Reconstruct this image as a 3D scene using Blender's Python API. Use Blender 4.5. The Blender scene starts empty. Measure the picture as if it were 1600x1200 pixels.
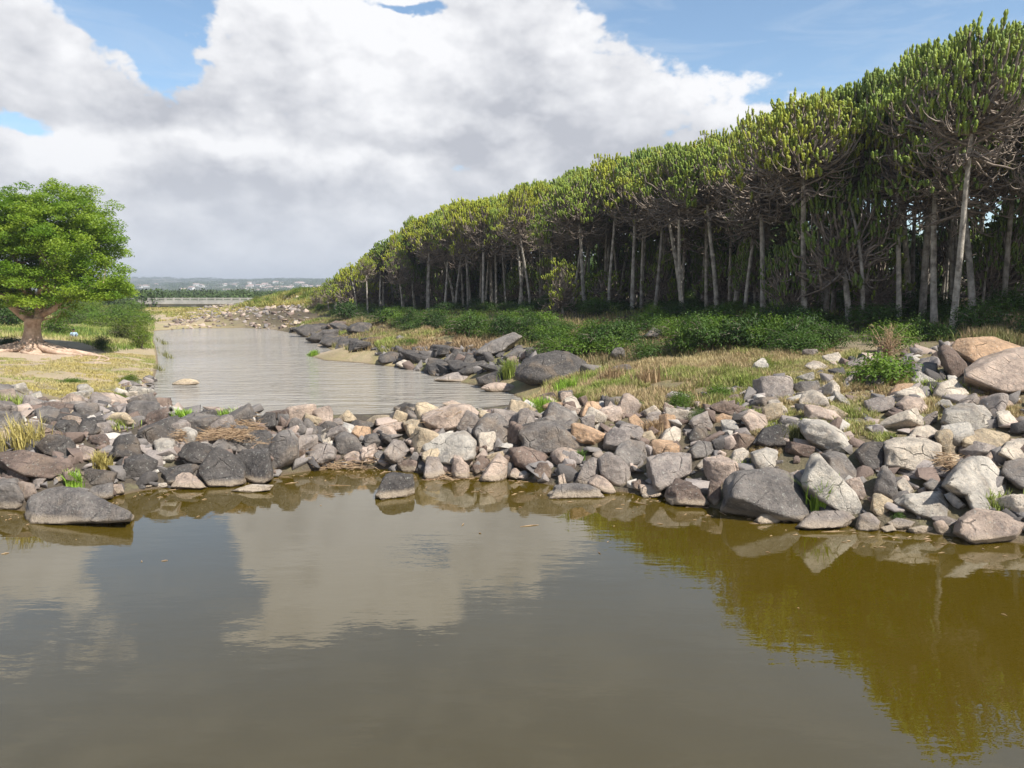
import bpy, bmesh, math, random
import numpy as np
from mathutils import Vector, Matrix, Euler

R = math.radians
C = bpy.context.scene.collection
scene = bpy.context.scene
# ------------------------------------------------------------------ camera
PITCH = R(6.84)
FPX = 1209.0
CAM = np.array([0.0, 0.0, 4.0])
cam = bpy.data.objects.new("camera", bpy.data.cameras.new("camera"))
C.objects.link(cam)
cam.location = CAM
cam.rotation_euler = (R(90) - PITCH, 0, 0)
cam.data.sensor_width = 36
cam.data.lens = FPX / 1600 * 36
cam.data.clip_start = 0.1
cam.data.clip_end = 20000
scene.camera = cam
# ------------------------------------------------------------------ light
SUN_EL, SUN_AZ = R(50), R(130)          # azimuth clockwise from +Y (straight ahead)
SUN_STRENGTH = 5.0
SKY_STRENGTH = 0.1
scene.view_settings.view_transform = 'Standard'
scene.view_settings.look = 'None'
scene.view_settings.gamma = 1
scene.view_settings.exposure = 0.62
sv = Vector((math.sin(SUN_AZ) * math.cos(SUN_EL), math.cos(SUN_AZ) * math.cos(SUN_EL), math.sin(SUN_EL)))
sun = bpy.data.objects.new("sun", bpy.data.lights.new("sun", 'SUN'))
sun.data.energy = SUN_STRENGTH
sun.data.angle = R(0.55)
sun.data.color = (1.0, 0.955, 0.88)
sun.rotation_euler = sv.to_track_quat('Z', 'Y').to_euler()
sun.location = (20, -20, 60)
C.objects.link(sun)

# ------------------------------------------------------------------ node helpers
class NT:
    def __init__(s, tree):
        s.t = tree; s.n = tree.nodes; s.l = tree.links
    def node(s, typ, **kw):
        n = s.n.new(typ)
        for k, v in kw.items():
            setattr(n, k, v)
        return n
    def put(s, sock, v):
        if isinstance(v, bpy.types.NodeSocket):
            s.l.new(v, sock)
        else:
            if hasattr(sock.default_value, '__len__') and not hasattr(v, '__len__'):
                v = (v,) * len(sock.default_value)
            if hasattr(sock.default_value, '__len__') and len(sock.default_value) == 4 and len(v) == 3:
                v = tuple(v) + (1,)
            sock.default_value = v
    def m(s, op, a, b=None, c=None, clamp=False):
        n = s.node('ShaderNodeMath', operation=op, use_clamp=clamp)
        s.put(n.inputs[0], a)
        if b is not None: s.put(n.inputs[1], b)
        if c is not None: s.put(n.inputs[2], c)
        return n.outputs[0]
    def mix(s, f, a, b, blend='MIX'):
        n = s.node('ShaderNodeMix', data_type='RGBA', blend_type=blend)
        s.put(n.inputs[0], f); s.put(n.inputs[6], a); s.put(n.inputs[7], b)
        return n.outputs[2]
    def rng(s, v, a, b, c=0.0, d=1.0, smooth=False):
        n = s.node('ShaderNodeMapRange')
        if smooth: n.interpolation_type = 'SMOOTHSTEP'
        s.put(n.inputs[0], v); s.put(n.inputs[1], a); s.put(n.inputs[2], b); s.put(n.inputs[3], c); s.put(n.inputs[4], d)
        return n.outputs[0]
    def noise(s, vec, scale, detail=4, rough=0.55, dist=0.0, col=False):
        n = s.node('ShaderNodeTexNoise')
        if vec is not None: s.put(n.inputs['Vector'], vec)
        s.put(n.inputs['Scale'], scale); s.put(n.inputs['Detail'], detail)
        s.put(n.inputs['Roughness'], rough); s.put(n.inputs['Distortion'], dist)
        return n.outputs[1] if col else n.outputs[0]
    def vmap(s, vec, scale=(1, 1, 1), loc=(0, 0, 0)):
        n = s.node('ShaderNodeMapping')
        s.put(n.inputs['Vector'], vec); n.inputs['Scale'].default_value = scale; n.inputs['Location'].default_value = loc
        return n.outputs[0]
    def bump(s, h, strength, dist=0.02, normal=None):
        n = s.node('ShaderNodeBump')
        s.put(n.inputs['Height'], h); n.inputs['Strength'].default_value = strength; n.inputs['Distance'].default_value = dist
        if normal is not None: s.put(n.inputs['Normal'], normal)
        return n.outputs[0]

def px_azel(px, py):
    u, v = (px - 800) / FPX, (600 - py) / FPX
    y = math.cos(PITCH) + v * math.sin(PITCH); z = -math.sin(PITCH) + v * math.cos(PITCH)
    return math.atan2(u, y), math.atan2(z, math.hypot(u, y))

# ------------------------------------------------------------------ sky with procedural clouds (by direction: azimuth, elevation)
world = bpy.data.worlds.new("World")
scene.world = world
world.use_nodes = True
w = NT(world.node_tree)
w.n.clear()
out = w.node('ShaderNodeOutputWorld'); bg = w.node('ShaderNodeBackground')
w.l.new(bg.outputs[0], out.inputs[0])
bg.inputs[1].default_value = SKY_STRENGTH
sky = w.node('ShaderNodeTexSky', sky_type='NISHITA', sun_disc=False)
sky.sun_elevation = SUN_EL; sky.sun_rotation = SUN_AZ
sky.altitude = 1500; sky.air_density = 1.1; sky.dust_density = 0.6; sky.ozone_density = 1.6
tc = w.node('ShaderNodeTexCoord')
D = tc.outputs['Generated']
sep = w.node('ShaderNodeSeparateXYZ'); w.l.new(D, sep.inputs[0])
az0 = w.m('ARCTAN2', sep.outputs[0], sep.outputs[1])
el0 = w.m('ARCSINE', sep.outputs[2])
comb = w.node('ShaderNodeCombineXYZ')
w.put(comb.inputs[0], az0); w.put(comb.inputs[1], w.m('MULTIPLY', el0, 1.5))
AE = comb.outputs[0]
warp = w.noise(AE, 7.0, 5, 0.6, col=True)
wsep = w.node('ShaderNodeSeparateXYZ'); w.l.new(warp, wsep.inputs[0])
az = w.m('ADD', az0, w.m('MULTIPLY', w.m('SUBTRACT', wsep.outputs[0], 0.5), 0.16))
el = w.m('ADD', el0, w.m('MULTIPLY', w.m('SUBTRACT', wsep.outputs[1], 0.5), 0.09))
puff = w.noise(AE, 13.0, 7, 0.62)
puff2 = w.noise(AE, 4.5, 5, 0.55)
def billow(sc, off):
    a_ = w.m('ABSOLUTE', w.m('SUBTRACT', w.noise(w.vmap(AE, (1, 1, 1), (off, off * .7, 0)), sc, 2, .5), 0.5))
    return w.m('MULTIPLY', a_, 2.0)
bil = w.m('ADD', w.m('MULTIPLY', billow(8, 0.3), .6), w.m('ADD', w.m('MULTIPLY', billow(17, 1.1), .35), w.m('MULTIPLY', billow(36, 2.3), .18)))
def blob(px, py, rx, ry, wt):
    a, e = px_azel(px, py)
    dx = w.m('MULTIPLY', w.m('SUBTRACT', az, a), FPX / rx)
    dy = w.m('MULTIPLY', w.m('SUBTRACT', el, e), FPX / ry)
    d = w.m('ADD', w.m('MULTIPLY', dx, dx), w.m('MULTIPLY', dy, dy))
    return w.m('MULTIPLY', w.m('EXPONENT', w.m('MULTIPLY', d, -1.0)), wt)
def total(lst):
    acc = None
    for b in lst:
        v = blob(*b)
        acc = v if acc is None else w.m('ADD', acc, v)
    return acc
holes = total([(185, 20, 70, 55, 1.3), (255, 85, 45, 42, 1.1), (620, 3, 62, 9, .7), (1010, -40, 110, 75, 1.0),
               (1400, -20, 205, 110, 1.7), (1660, 60, 230, 230, 1.6), (1170, -20, 90, 55, 1.0), (1430, 190, 60, 90, .5), (1190, -120, 260, 90, .8),
               (15, 192, 60, 14, .5), (720, 272, 110, 12, .3), (1700, 400, 300, 240, 1.2),
               (215, -70, 75, 60, 1.2), (310, -95, 70, 60, .7), (830, -85, 120, 45, .8), (-60, -170, 200, 60, .7)])
high = w.rng(el, R(23.0), R(26.5), 0.0, 1.9, True)
dens = w.m('ADD', w.m('SUBTRACT', w.m('SUBTRACT', 1.05, holes), high), w.m('MULTIPLY', w.m('SUBTRACT', puff, 0.5), 1.5))
dens = w.m('ADD', dens, w.m('MULTIPLY', w.m('SUBTRACT', puff2, 0.5), 0.9))
dens = w.m('ADD', dens, w.m('MULTIPLY', w.m('SUBTRACT', bil, 0.22), 1.0))
mask = w.rng(dens, 0.32, 0.62, 0, 1, True)
lights = total([(600, 40, 190, 90, .9), (330, 20, 70, 60, .5), (40, 120, 120, 120, .6), (560, 165, 180, 55, .8), (1130, 140, 140, 75, .95), (250, 205, 60, 22, .5), (960, 60, 120, 60, .6),
                (330, 222, 90, 32, .8), (90, 235, 110, 34, 1.0), (520, 252, 130, 30, .9), (620, 270, 40, 60, .5), (150, 60, 50, 60, .4),
                (560, -70, 330, 75, .8), (60, -90, 110, 90, .7)])
darks = total([(300, 155, 150, 35, .7), (950, 240, 260, 32, .5), (620, 222, 170, 18, .5), (180, 185, 200, 14, .4), (800, 90, 70, 60, .25),
               (430, 302, 240, 18, .45), (820, 170, 120, 50, .35), (60, 60, 60, 30, .35), (1240, 60, 60, 50, .0), (700, -20, 300, 20, .25)])
shade = w.m('ADD', w.m('ADD', 0.38, w.m('MULTIPLY', w.m('SUBTRACT', lights, darks), 0.62)), w.m('MULTIPLY', w.m('SUBTRACT', puff, 0.5), .35))
shade = w.m('ADD', shade, w.m('MULTIPLY', w.m('SUBTRACT', bil, 0.20), 1.25))
big1 = w.noise(AE, 6.5, 7, .55)
relief = w.m('SUBTRACT', big1, w.noise(w.vmap(AE, (1, 1, 1), (.022, .026, 0)), 6.5, 7, .55))
shade = w.m('ADD', shade, w.m('MULTIPLY', relief, 2.0))
shade = w.m('ADD', shade, w.m('MULTIPLY', w.m('SUBTRACT', w.noise(AE, 24.0, 4, .6), 0.5), .25), clamp=True)
lowmix = w.rng(el, R(0), R(10), 1.0, 0.0, True)
cloudcol = w.mix(shade, (3.5, 3.6, 3.95), (6.6, 6.6, 6.7))
cloudcol = w.mix(w.m('MULTIPLY', lowmix, 0.65), cloudcol, (5.3, 5.55, 6.0))
cirv = w.vmap(AE, (5, 16, 1), (0.3, 0, 0))
cir = w.m('MULTIPLY', w.rng(w.noise(cirv, 1.0, 6, .6, 1.2), .45, .8), 0.32)
tint = w.mix(1.0, sky.outputs[0], (1.12, 1.18, 1.14), 'MULTIPLY')
skyc = w.mix(cir, tint, (5.6, 5.9, 6.2))
w.l.new(w.mix(mask, skyc, cloudcol), bg.inputs[0])

# ------------------------------------------------------------------ geometry helpers
def ray(px, py):
    u, v = (px - 800) / FPX, (600 - py) / FPX
    return np.array([u, math.cos(PITCH) + v * math.sin(PITCH), -math.sin(PITCH) + v * math.cos(PITCH)])
def at(px, py, depth):
    return CAM + ray(px, py) * depth
def plane(px, py, z=0.0):
    r = ray(px, py)
    return CAM + r * ((z - CAM[2]) / r[2])

rng = np.random.default_rng(11)
_perm = rng.permutation(256)
_perm = np.concatenate([_perm, _perm, _perm])
_grad = rng.normal(size=(256, 3)); _grad /= np.linalg.norm(_grad, axis=1)[:, None]
def pnoise(P):
    P = np.asarray(P, float)
    i = np.floor(P).astype(int); f = P - i; i &= 255
    u = f * f * f * (f * (f * 6 - 15) + 10)
    res = 0
    for dx in (0, 1):
        for dy in (0, 1):
            for dz in (0, 1):
                h = _perm[_perm[_perm[i[:, 0] + dx] + i[:, 1] + dy] + i[:, 2] + dz]
                g = _grad[h]
                d = f - np.array([dx, dy, dz])
                wgt = (u[:, 0] if dx else 1 - u[:, 0]) * (u[:, 1] if dy else 1 - u[:, 1]) * (u[:, 2] if dz else 1 - u[:, 2])
                res = res + wgt * (g * d).sum(1)
    return res
def fbm(P, octv=4, gain=.5):
    P = np.asarray(P, float); a, s, r = 1.0, 1.0, 0
    for k in range(octv):
        r = r + a * pnoise(P * s + 17.3 * k); a *= gain; s *= 2.03
    return r
def fbm2(x, y, s, octv=4):
    x = np.asarray(x, float).ravel(); y = np.asarray(y, float).ravel()
    return fbm(np.stack([x / s, y / s, np.full_like(x, .37)], 1), octv)

def new_mesh(name, V, F=None, flat_quads=None, flat_tris=None, smooth=True, mats=(), attrs=None):
    me = bpy.data.meshes.new(name)
    V = np.asarray(V, np.float32)
    if F is not None:
        me.from_pydata(V.tolist(), [], F)
    else:
        n = 4 if flat_quads is not None else 3
        idx = np.asarray(flat_quads if flat_quads is not None else flat_tris, np.int32)
        nf = len(idx)
        me.vertices.add(len(V)); me.vertices.foreach_set('co', V.ravel())
        me.loops.add(nf * n); me.loops.foreach_set('vertex_index', idx.ravel())
        me.polygons.add(nf); me.polygons.foreach_set('loop_start', np.arange(0, nf * n, n, dtype=np.int32))
        try: me.polygons.foreach_set('loop_total', np.full(nf, n, np.int32))
        except Exception: pass
        me.update(calc_edges=True)
    if smooth:
        me.polygons.foreach_set('use_smooth', np.ones(len(me.polygons), bool))
    for k, v in (attrs or {}).items():
        v = np.asarray(v, np.float32)
        if v.ndim == 1:
            a = me.attributes.new(k, 'FLOAT', 'POINT'); a.data.foreach_set('value', v)
        else:
            a = me.attributes.new(k, 'FLOAT_COLOR', 'POINT')
            a.data.foreach_set('color', np.concatenate([v, np.ones((len(v), 1))], 1).astype(np.float32).ravel())
    for m in mats: me.materials.append(m)
    me.update()
    return me
def link(name, me, parent=None, loc=(0, 0, 0), color=None):
    o = bpy.data.objects.new(name, me); C.objects.link(o)
    o.location = loc
    if parent is not None: o.parent = parent
    if color is not None: o.color = tuple(color) + (1,)
    return o
def tag(o, label=None, cat=None, group=None, kind=None):
    if label: o['label'] = label
    if cat: o['category'] = cat
    if group: o['group'] = group
    if kind: o['kind'] = kind
    return o
def copy_tree(o, parent=None):
    c = o.copy(); C.objects.link(c); c.parent = parent
    for ch in o.children: copy_tree(ch, c)
    return c

class MB:
    """collects tubes, boxes and leaf faces into one mesh"""
    def __init__(s): s.V = []; s.F = []; s.A = []; s.n = 0
    def add(s, V, F, a=0.0):
        V = np.asarray(V, float); s.V.append(V)
        s.F.extend([tuple(int(i) + s.n for i in f) for f in F])
        s.A.append(np.broadcast_to(np.asarray(a, float), (len(V),)).copy()); s.n += len(V)
    def tube(s, pts, rad, sides=6, a=0.0, cap=True, flat=False, twist=0.0):
        pts = np.asarray(pts, float); k = len(pts)
        rad = np.broadcast_to(np.asarray(rad, float), (k,)); a = np.broadcast_to(np.asarray(a, float), (k,))
        T = np.gradient(pts, axis=0); T /= np.linalg.norm(T, axis=1)[:, None] + 1e-9
        ref = np.array([0, 0, 1.0]) if abs(T[0][2]) < .9 else np.array([1.0, 0, 0])
        U = np.cross(T, ref); U /= np.linalg.norm(U, axis=1)[:, None] + 1e-9
        W = np.cross(T, U)
        ang = np.arange(sides) * 2 * math.pi / sides + twist
        V = pts[:, None, :] + rad[:, None, None] * (np.cos(ang)[None, :, None] * U[:, None, :] + np.sin(ang)[None, :, None] * W[:, None, :])
        F = []
        for i in range(k - 1):
            for j in range(sides):
                j2 = (j + 1) % sides
                F.append((i * sides + j, i * sides + j2, (i + 1) * sides + j2, (i + 1) * sides + j))
        if cap:
            F.append(tuple((k - 1) * sides + j for j in range(sides)))
            F.append(tuple(j for j in reversed(range(sides))))
        s.add(V.reshape(-1, 3), F, np.repeat(a, sides))
    def box(s, lo, hi, a=0.0):
        x0, y0, z0 = lo; x1, y1, z1 = hi
        s.add([(x0, y0, z0), (x1, y0, z0), (x1, y1, z0), (x0, y1, z0), (x0, y0, z1), (x1, y0, z1), (x1, y1, z1), (x0, y1, z1)],
              [(0, 3, 2, 1), (4, 5, 6, 7), (0, 1, 5, 4), (1, 2, 6, 5), (2, 3, 7, 6), (3, 0, 4, 7)], a)
    def mesh(s, name, mat, smooth=True, attr='age'):
        return new_mesh(name, np.concatenate(s.V), F=s.F, smooth=smooth, mats=[mat], attrs={attr: np.concatenate(s.A)})

def leaf_faces(P, N, size, rg, aspect=.5, droop=.0):
    """diamond leaves: P positions, N normals, size lengths"""
    n = len(P)
    N = N / (np.linalg.norm(N, axis=1)[:, None] + 1e-9)
    t = rg.normal(size=(n, 3)); t -= (t * N).sum(1)[:, None] * N; t /= np.linalg.norm(t, axis=1)[:, None] + 1e-9
    b = np.cross(N, t)
    L = size[:, None]
    V = np.empty((n, 4, 3))
    V[:, 0] = P - t * L * .5; V[:, 2] = P + t * L * .5 - N * L * droop
    V[:, 1] = P + b * L * aspect * .5 + N * L * .08; V[:, 3] = P - b * L * aspect * .5 + N * L * .08
    return V.reshape(-1, 3), np.arange(n * 4).reshape(n, 4)

# ------------------------------------------------------------------ materials
def material(name):
    m = bpy.data.materials.new(name); m.use_nodes = True
    t = NT(m.node_tree)
    b = t.n['Principled BSDF']
    b.inputs['Roughness'].default_value = 0.9
    b.inputs['Specular IOR Level'].default_value = 0.25
    return m, t, b

def mat_rock():
    m, t, b = material("rock")
    oi = t.node('ShaderNodeObjectInfo'); tcn = t.node('ShaderNodeTexCoord'); geo = t.node('ShaderNodeNewGeometry')
    v = t.node('ShaderNodeVectorMath', operation='ADD')
    t.put(v.inputs[0], geo.outputs['Position'])
    rv = t.node('ShaderNodeCombineXYZ'); t.put(rv.inputs[0], t.m('MULTIPLY', oi.outputs['Random'], 37.0)); t.put(rv.inputs[2], t.m('MULTIPLY', oi.outputs['Random'], 11.0))
    t.put(v.inputs[1], rv.outputs[0]); P = v.outputs[0]
    base = oi.outputs['Color']
    n1 = t.noise(P, 2.2, 6, .65); n2 = t.noise(P, 11, 6, .65); n3 = t.noise(P, 45, 5, .7)
    c = t.mix(t.rng(n1, .35, .65), t.mix(1.0, base, (.52, .50, .49), 'MULTIPLY'), t.mix(1.0, base, (1.32, 1.25, 1.15), 'MULTIPLY'))
    c = t.mix(t.m('MULTIPLY', t.rng(n2, .5, .7), .5), c, t.mix(1.0, base, (1.5, 1.35, 1.2), 'MULTIPLY'))
    # rusty and sandy staining, lichen
    c = t.mix(t.m('MULTIPLY', t.rng(t.noise(P, 1.3, 5, .6, .6), .52, .72), .42), c, (.40, .29, .19))
    c = t.mix(t.m('MULTIPLY', t.rng(t.noise(P, 19, 4, .6), .60, .68), .5), c, (.5, .5, .43))
    # pits in vesicular basalt
    vo = t.node('ShaderNodeTexVoronoi'); t.put(vo.inputs['Vector'], P); vo.inputs['Scale'].default_value = 23
    pitm = t.m('MULTIPLY', t.rng(vo.outputs['Distance'], .12, .24, 1, 0), t.rng(t.noise(P, 3.1, 3), .45, .6))
    c = t.mix(t.m('MULTIPLY', pitm, .75), c, t.mix(1.0, base, (.25, .25, .25), 'MULTIPLY'))
    c = t.mix(t.m('MULTIPLY', t.rng(n3, .55, .75), .35), c, t.mix(1.0, base, (.45, .45, .45), 'MULTIPLY'))
    # cracks
    cv = t.node('ShaderNodeTexVoronoi', feature='DISTANCE_TO_EDGE'); t.put(cv.inputs['Vector'], t.mix(.12, P, t.noise(P, 3, 4, col=True)))
    cv.inputs['Scale'].default_value = 1.5
    crack = t.m('MULTIPLY', t.rng(cv.outputs['Distance'], 0.0, .022, 1, 0), t.rng(n1, .48, .6))
    c = t.mix(t.m('MULTIPLY', crack, .6), c, (.03, .027, .025))
    # mineral line left just above the water, dark wet foot below it
    z = t.node('ShaderNodeSeparateXYZ'); t.put(z.inputs[0], geo.outputs['Position'])
    zz = t.m('ADD', z.outputs[2], t.m('MULTIPLY', t.m('SUBTRACT', n2, .5), .12))
    c = t.mix(t.m('MULTIPLY', t.rng(zz, .09, .17, 1, 0), .7), c, (.50, .40, .29))
    c = t.mix(t.rng(zz, .018, .04, .8, 0), c, (.10, .07, .04))
    t.put(b.inputs['Base Color'], c)
    h = t.m('ADD', t.m('ADD', t.m('MULTIPLY', n2, .8), t.m('MULTIPLY', n3, .45)), t.m('ADD', t.m('MULTIPLY', pitm, -.35), t.m('MULTIPLY', crack, -.5)))
    t.put(b.inputs['Normal'], t.bump(h, 1.0, .11))
    b.inputs['Roughness'].default_value = .88
    return m

def mat_ground():
    m, t, b = material("ground")
    geo = t.node('ShaderNodeNewGeometry'); P = geo.outputs['Position']
    a = t.node('ShaderNodeAttribute', attribute_name='zone'); s = t.node('ShaderNodeSeparateColor'); t.put(s.inputs[0], a.outputs['Color'])
    n1 = t.noise(P, .35, 6, .62); n2 = t.noise(P, 2.3, 6, .65); n3 = t.noise(P, 14, 5, .7)
    earth = t.mix(n3, (.05, .04, .03), (.17, .14, .105))                               # causeway earth, darkened to paint in the shade between stones
    earth = t.mix(t.rng(n2, .52, .68), earth, (.20, .18, .10))
    straw = t.mix(t.rng(n2, .35, .65), (.44, .33, .185), (.34, .30, .12))
    straw = t.mix(t.m('MULTIPLY', t.rng(n1, .5, .64), .7), straw, (.20, .23, .07))
    straw = t.mix(t.m('MULTIPLY', t.rng(n3, .55, .7), .5), straw, (.52, .43, .28))
    litter = t.mix(n3, (.035, .026, .018), (.12, .085, .055))
    litter = t.mix(t.rng(n2, .52, .66), litter, (.10, .10, .045))
    sand = t.mix(n3, (.42, .31, .22), (.62, .49, .36))
    c = t.mix(s.outputs[0], earth, straw)
    c = t.mix(s.outputs[1], c, litter)
    c = t.mix(s.outputs[2], c, sand)
    z = t.node('ShaderNodeSeparateXYZ'); t.put(z.inputs[0], P)
    c = t.mix(t.m('MULTIPLY', t.rng(t.m('ADD', z.outputs[2], t.m('MULTIPLY', n2, .04)), .03, .08, 1, 0), .8), c, (.16, .115, .07))
    t.put(b.inputs['Base Color'], c)
    t.put(b.inputs['Normal'], t.bump(t.m('ADD', t.m('MULTIPLY', n2, 1.2), n3), .9, .12))
    return m

def mat_water(name, base, wave, scale, aniso, rough, big_w=.3):
    m, t, b = material(name)
    geo = t.node('ShaderNodeNewGeometry'); P = geo.outputs['Position']
    v = t.vmap(P, (scale, scale * aniso, 1))
    h = t.m('ADD', t.noise(v, 1.0, 3, .5), t.m('MULTIPLY', t.noise(t.vmap(P, (scale * 3.1, scale * 3.1 * aniso, 1), (3, 1, 0)), 1.0, 3, .6), .35))
    h = t.m('ADD', h, t.m('MULTIPLY', t.noise(t.vmap(P, (scale * .3, scale * .42 * aniso, 1), (7, 2, 0)), 1.0, 3, .6), big_w))
    patch = t.rng(t.noise(t.vmap(P, (.07, .16, 1)), 1.0, 4, .6), .38, .62, .35, 1.0)
    big = t.noise(P, .09, 3, .5)
    c = t.mix(t.rng(big, .3, .7), tuple(x * .9 for x in base), tuple(x * 1.1 for x in base))
    t.put(b.inputs['Base Color'], c)
    n = t.node('ShaderNodeBump'); t.put(n.inputs['Height'], h); t.put(n.inputs['Strength'], t.m('MULTIPLY', patch, 1.0)); n.inputs['Distance'].default_value = wave
    t.put(b.inputs['Normal'], n.outputs[0])
    b.inputs['Roughness'].default_value = rough
    b.inputs['IOR'].default_value = 1.78
    b.inputs['Specular IOR Level'].default_value = 0.8
    return m

def mat_var(name, ca, cb, scale=3.0, rough=.85, spec=.25, obj=0.0, trans=0.0, bump=.0, attr=None, cc=None):
    """two-tone noisy material; optional per-object tint, attribute blend to cc, leaf translucency"""
    m, t, b = material(name)
    geo = t.node('ShaderNodeNewGeometry'); P = geo.outputs['Position']
    n = t.noise(P, scale, 5, .65)
    c = t.mix(t.rng(n, .35, .65), ca, cb)
    if attr:
        a = t.node('ShaderNodeAttribute', attribute_name=attr)
        c = t.mix(a.outputs['Fac'], c, cc)
    if obj:
        oi = t.node('ShaderNodeObjectInfo')
        c = t.mix(obj, c, oi.outputs['Color'], 'MULTIPLY')
    t.put(b.inputs['Base Color'], c)
    b.inputs['Roughness'].default_value = rough; b.inputs['Specular IOR Level'].default_value = spec
    if bump: t.put(b.inputs['Normal'], t.bump(t.noise(P, scale * 5, 5, .7), bump, .05))
    if trans:
        tr = t.node('ShaderNodeBsdfTranslucent'); t.put(tr.inputs[0], t.mix(1.0, c, (1.15, 1.2, .6), 'MULTIPLY'))
        mx = t.node('ShaderNodeMixShader'); mx.inputs[0].default_value = trans
        t.l.new(b.outputs[0], mx.inputs[1]); t.l.new(tr.outputs[0], mx.inputs[2])
        t.l.new(mx.outputs[0], t.n['Material Output'].inputs[0])
    return m

M_rock = mat_rock()
M_ground = mat_ground()
M_pool = mat_water("pool_water", (.066, .045, .0025), .0045, .8, 2.6, .01)
M_river = mat_water("river_water", (.33, .295, .24), .34, 1.3, 2.6, .10, 2.6)
M_bark = mat_var("pale_bark", (.17, .15, .125), (.52, .47, .40), 3.5, .9, .2, bump=.6, obj=.6)
M_twig = mat_var("grey_branch", (.12, .095, .075), (.34, .28, .23), 5.0, .9, .2)
M_stem = mat_var("green_succulent_stem", (.092, .150, .019), (.225, .275, .030), 2.0, .55, .35, obj=.85, attr='age', cc=(.22, .19, .12))
M_shrub = mat_var("shrub_leaf", (.04, .085, .015), (.09, .15, .025), 1.2, .6, .3, obj=.85, trans=.3)
M_leaf = mat_var("tree_leaf", (.19, .29, .022), (.30, .39, .045), .8, .55, .3, trans=.42, attr='age', cc=(.09, .19, .012))
M_wood = mat_var("pinkish_bark", (.36, .24, .17), (.66, .50, .38), 2.6, .9, .2, bump=.9)
M_grass = None
def mat_blades():
    m, t, b = material("grass_blade")
    a = t.node('ShaderNodeAttribute', attribute_name='tone')
    c = a.outputs['Color']
    t.put(b.inputs['Base Color'], c); b.inputs['Roughness'].default_value = .7
    tr = t.node('ShaderNodeBsdfTranslucent'); t.put(tr.inputs[0], c)
    mx = t.node('ShaderNodeMixShader'); mx.inputs[0].default_value = .3
    t.l.new(b.outputs[0], mx.inputs[1]); t.l.new(tr.outputs[0], mx.inputs[2]); t.l.new(mx.outputs[0], t.n['Material Output'].inputs[0])
    return m
M_grass = mat_blades()
M_straw = mat_var("dry_reed", (.24, .15, .085), (.46, .33, .20), 9, .8)
M_conc = mat_var("bridge_concrete", (.30, .29, .27), (.44, .42, .39), .6, .9)
M_far = mat_var("far_foliage", (.035, .06, .022), (.08, .115, .04), .12, .9, .1)
M_hill = mat_var("hill_scrub", (.05, .06, .04), (.17, .16, .12), .011, .95, .1)
M_wallw = mat_var("house_wall", (.7, .68, .63), (.85, .83, .8), .2)
M_roofr = mat_var("house_roof", (.35, .2, .15), (.5, .42, .38), .2)
# ------------------------------------------------------------------ terrain
pool = [plane(*p)[:2] for p in [(-60, 796), (0, 796), (60, 800), (150, 782), (230, 765), (320, 757), (430, 745), (520, 730), (600, 733), (700, 745), (800, 747),
        (870, 760), (960, 768), (1040, 778), (1130, 797), (1270, 815), (1380, 828), (1500, 840), (1620, 852), (1800, 885)]]
pool = np.array([(-45, 11.5), (-22, 13.0)] + [tuple(p) for p in pool] + [(14, 8), (20, 0), (28, -30), (-45, -30)])
lake = [plane(*p)[:2] for p in [(262, 660), (244, 645), (240, 632), (236, 610), (243, 590), (249, 570), (245, 545), (241, 528), (245, 517), (300, 513.5), (380, 512.5), (425, 515), (470, 523),
        (505, 540), (520, 549), (482, 556), (505, 563), (560, 567), (620, 574), (660, 580), (700, 594), (745, 603), (790, 612), (812, 622), (822, 640), (795, 655), (745, 662),
        (640, 671), (500, 678), (400, 678), (310, 670)]]
lake = np.array([tuple(p) for p in lake])
def sdist(poly, X, Y):
    P = np.stack([X, Y], 1); d = np.full(len(X), 1e9); inside = np.zeros(len(X), bool)
    n = len(poly)
    for i in range(n):
        a, b = poly[i], poly[(i + 1) % n]
        ab = b - a; t = np.clip(((P - a) @ ab) / (ab @ ab), 0, 1)
        q = a + t[:, None] * ab
        d = np.minimum(d, np.hypot(*(P - q).T))
        c = ((a[1] > Y) != (b[1] > Y))
        with np.errstate(divide='ignore', invalid='ignore'):
            xi = (b[0] - a[0]) * (Y - a[1]) / (b[1] - a[1]) + a[0]
        inside ^= (c & (X < xi))
    return np.where(inside, -d, d)
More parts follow.
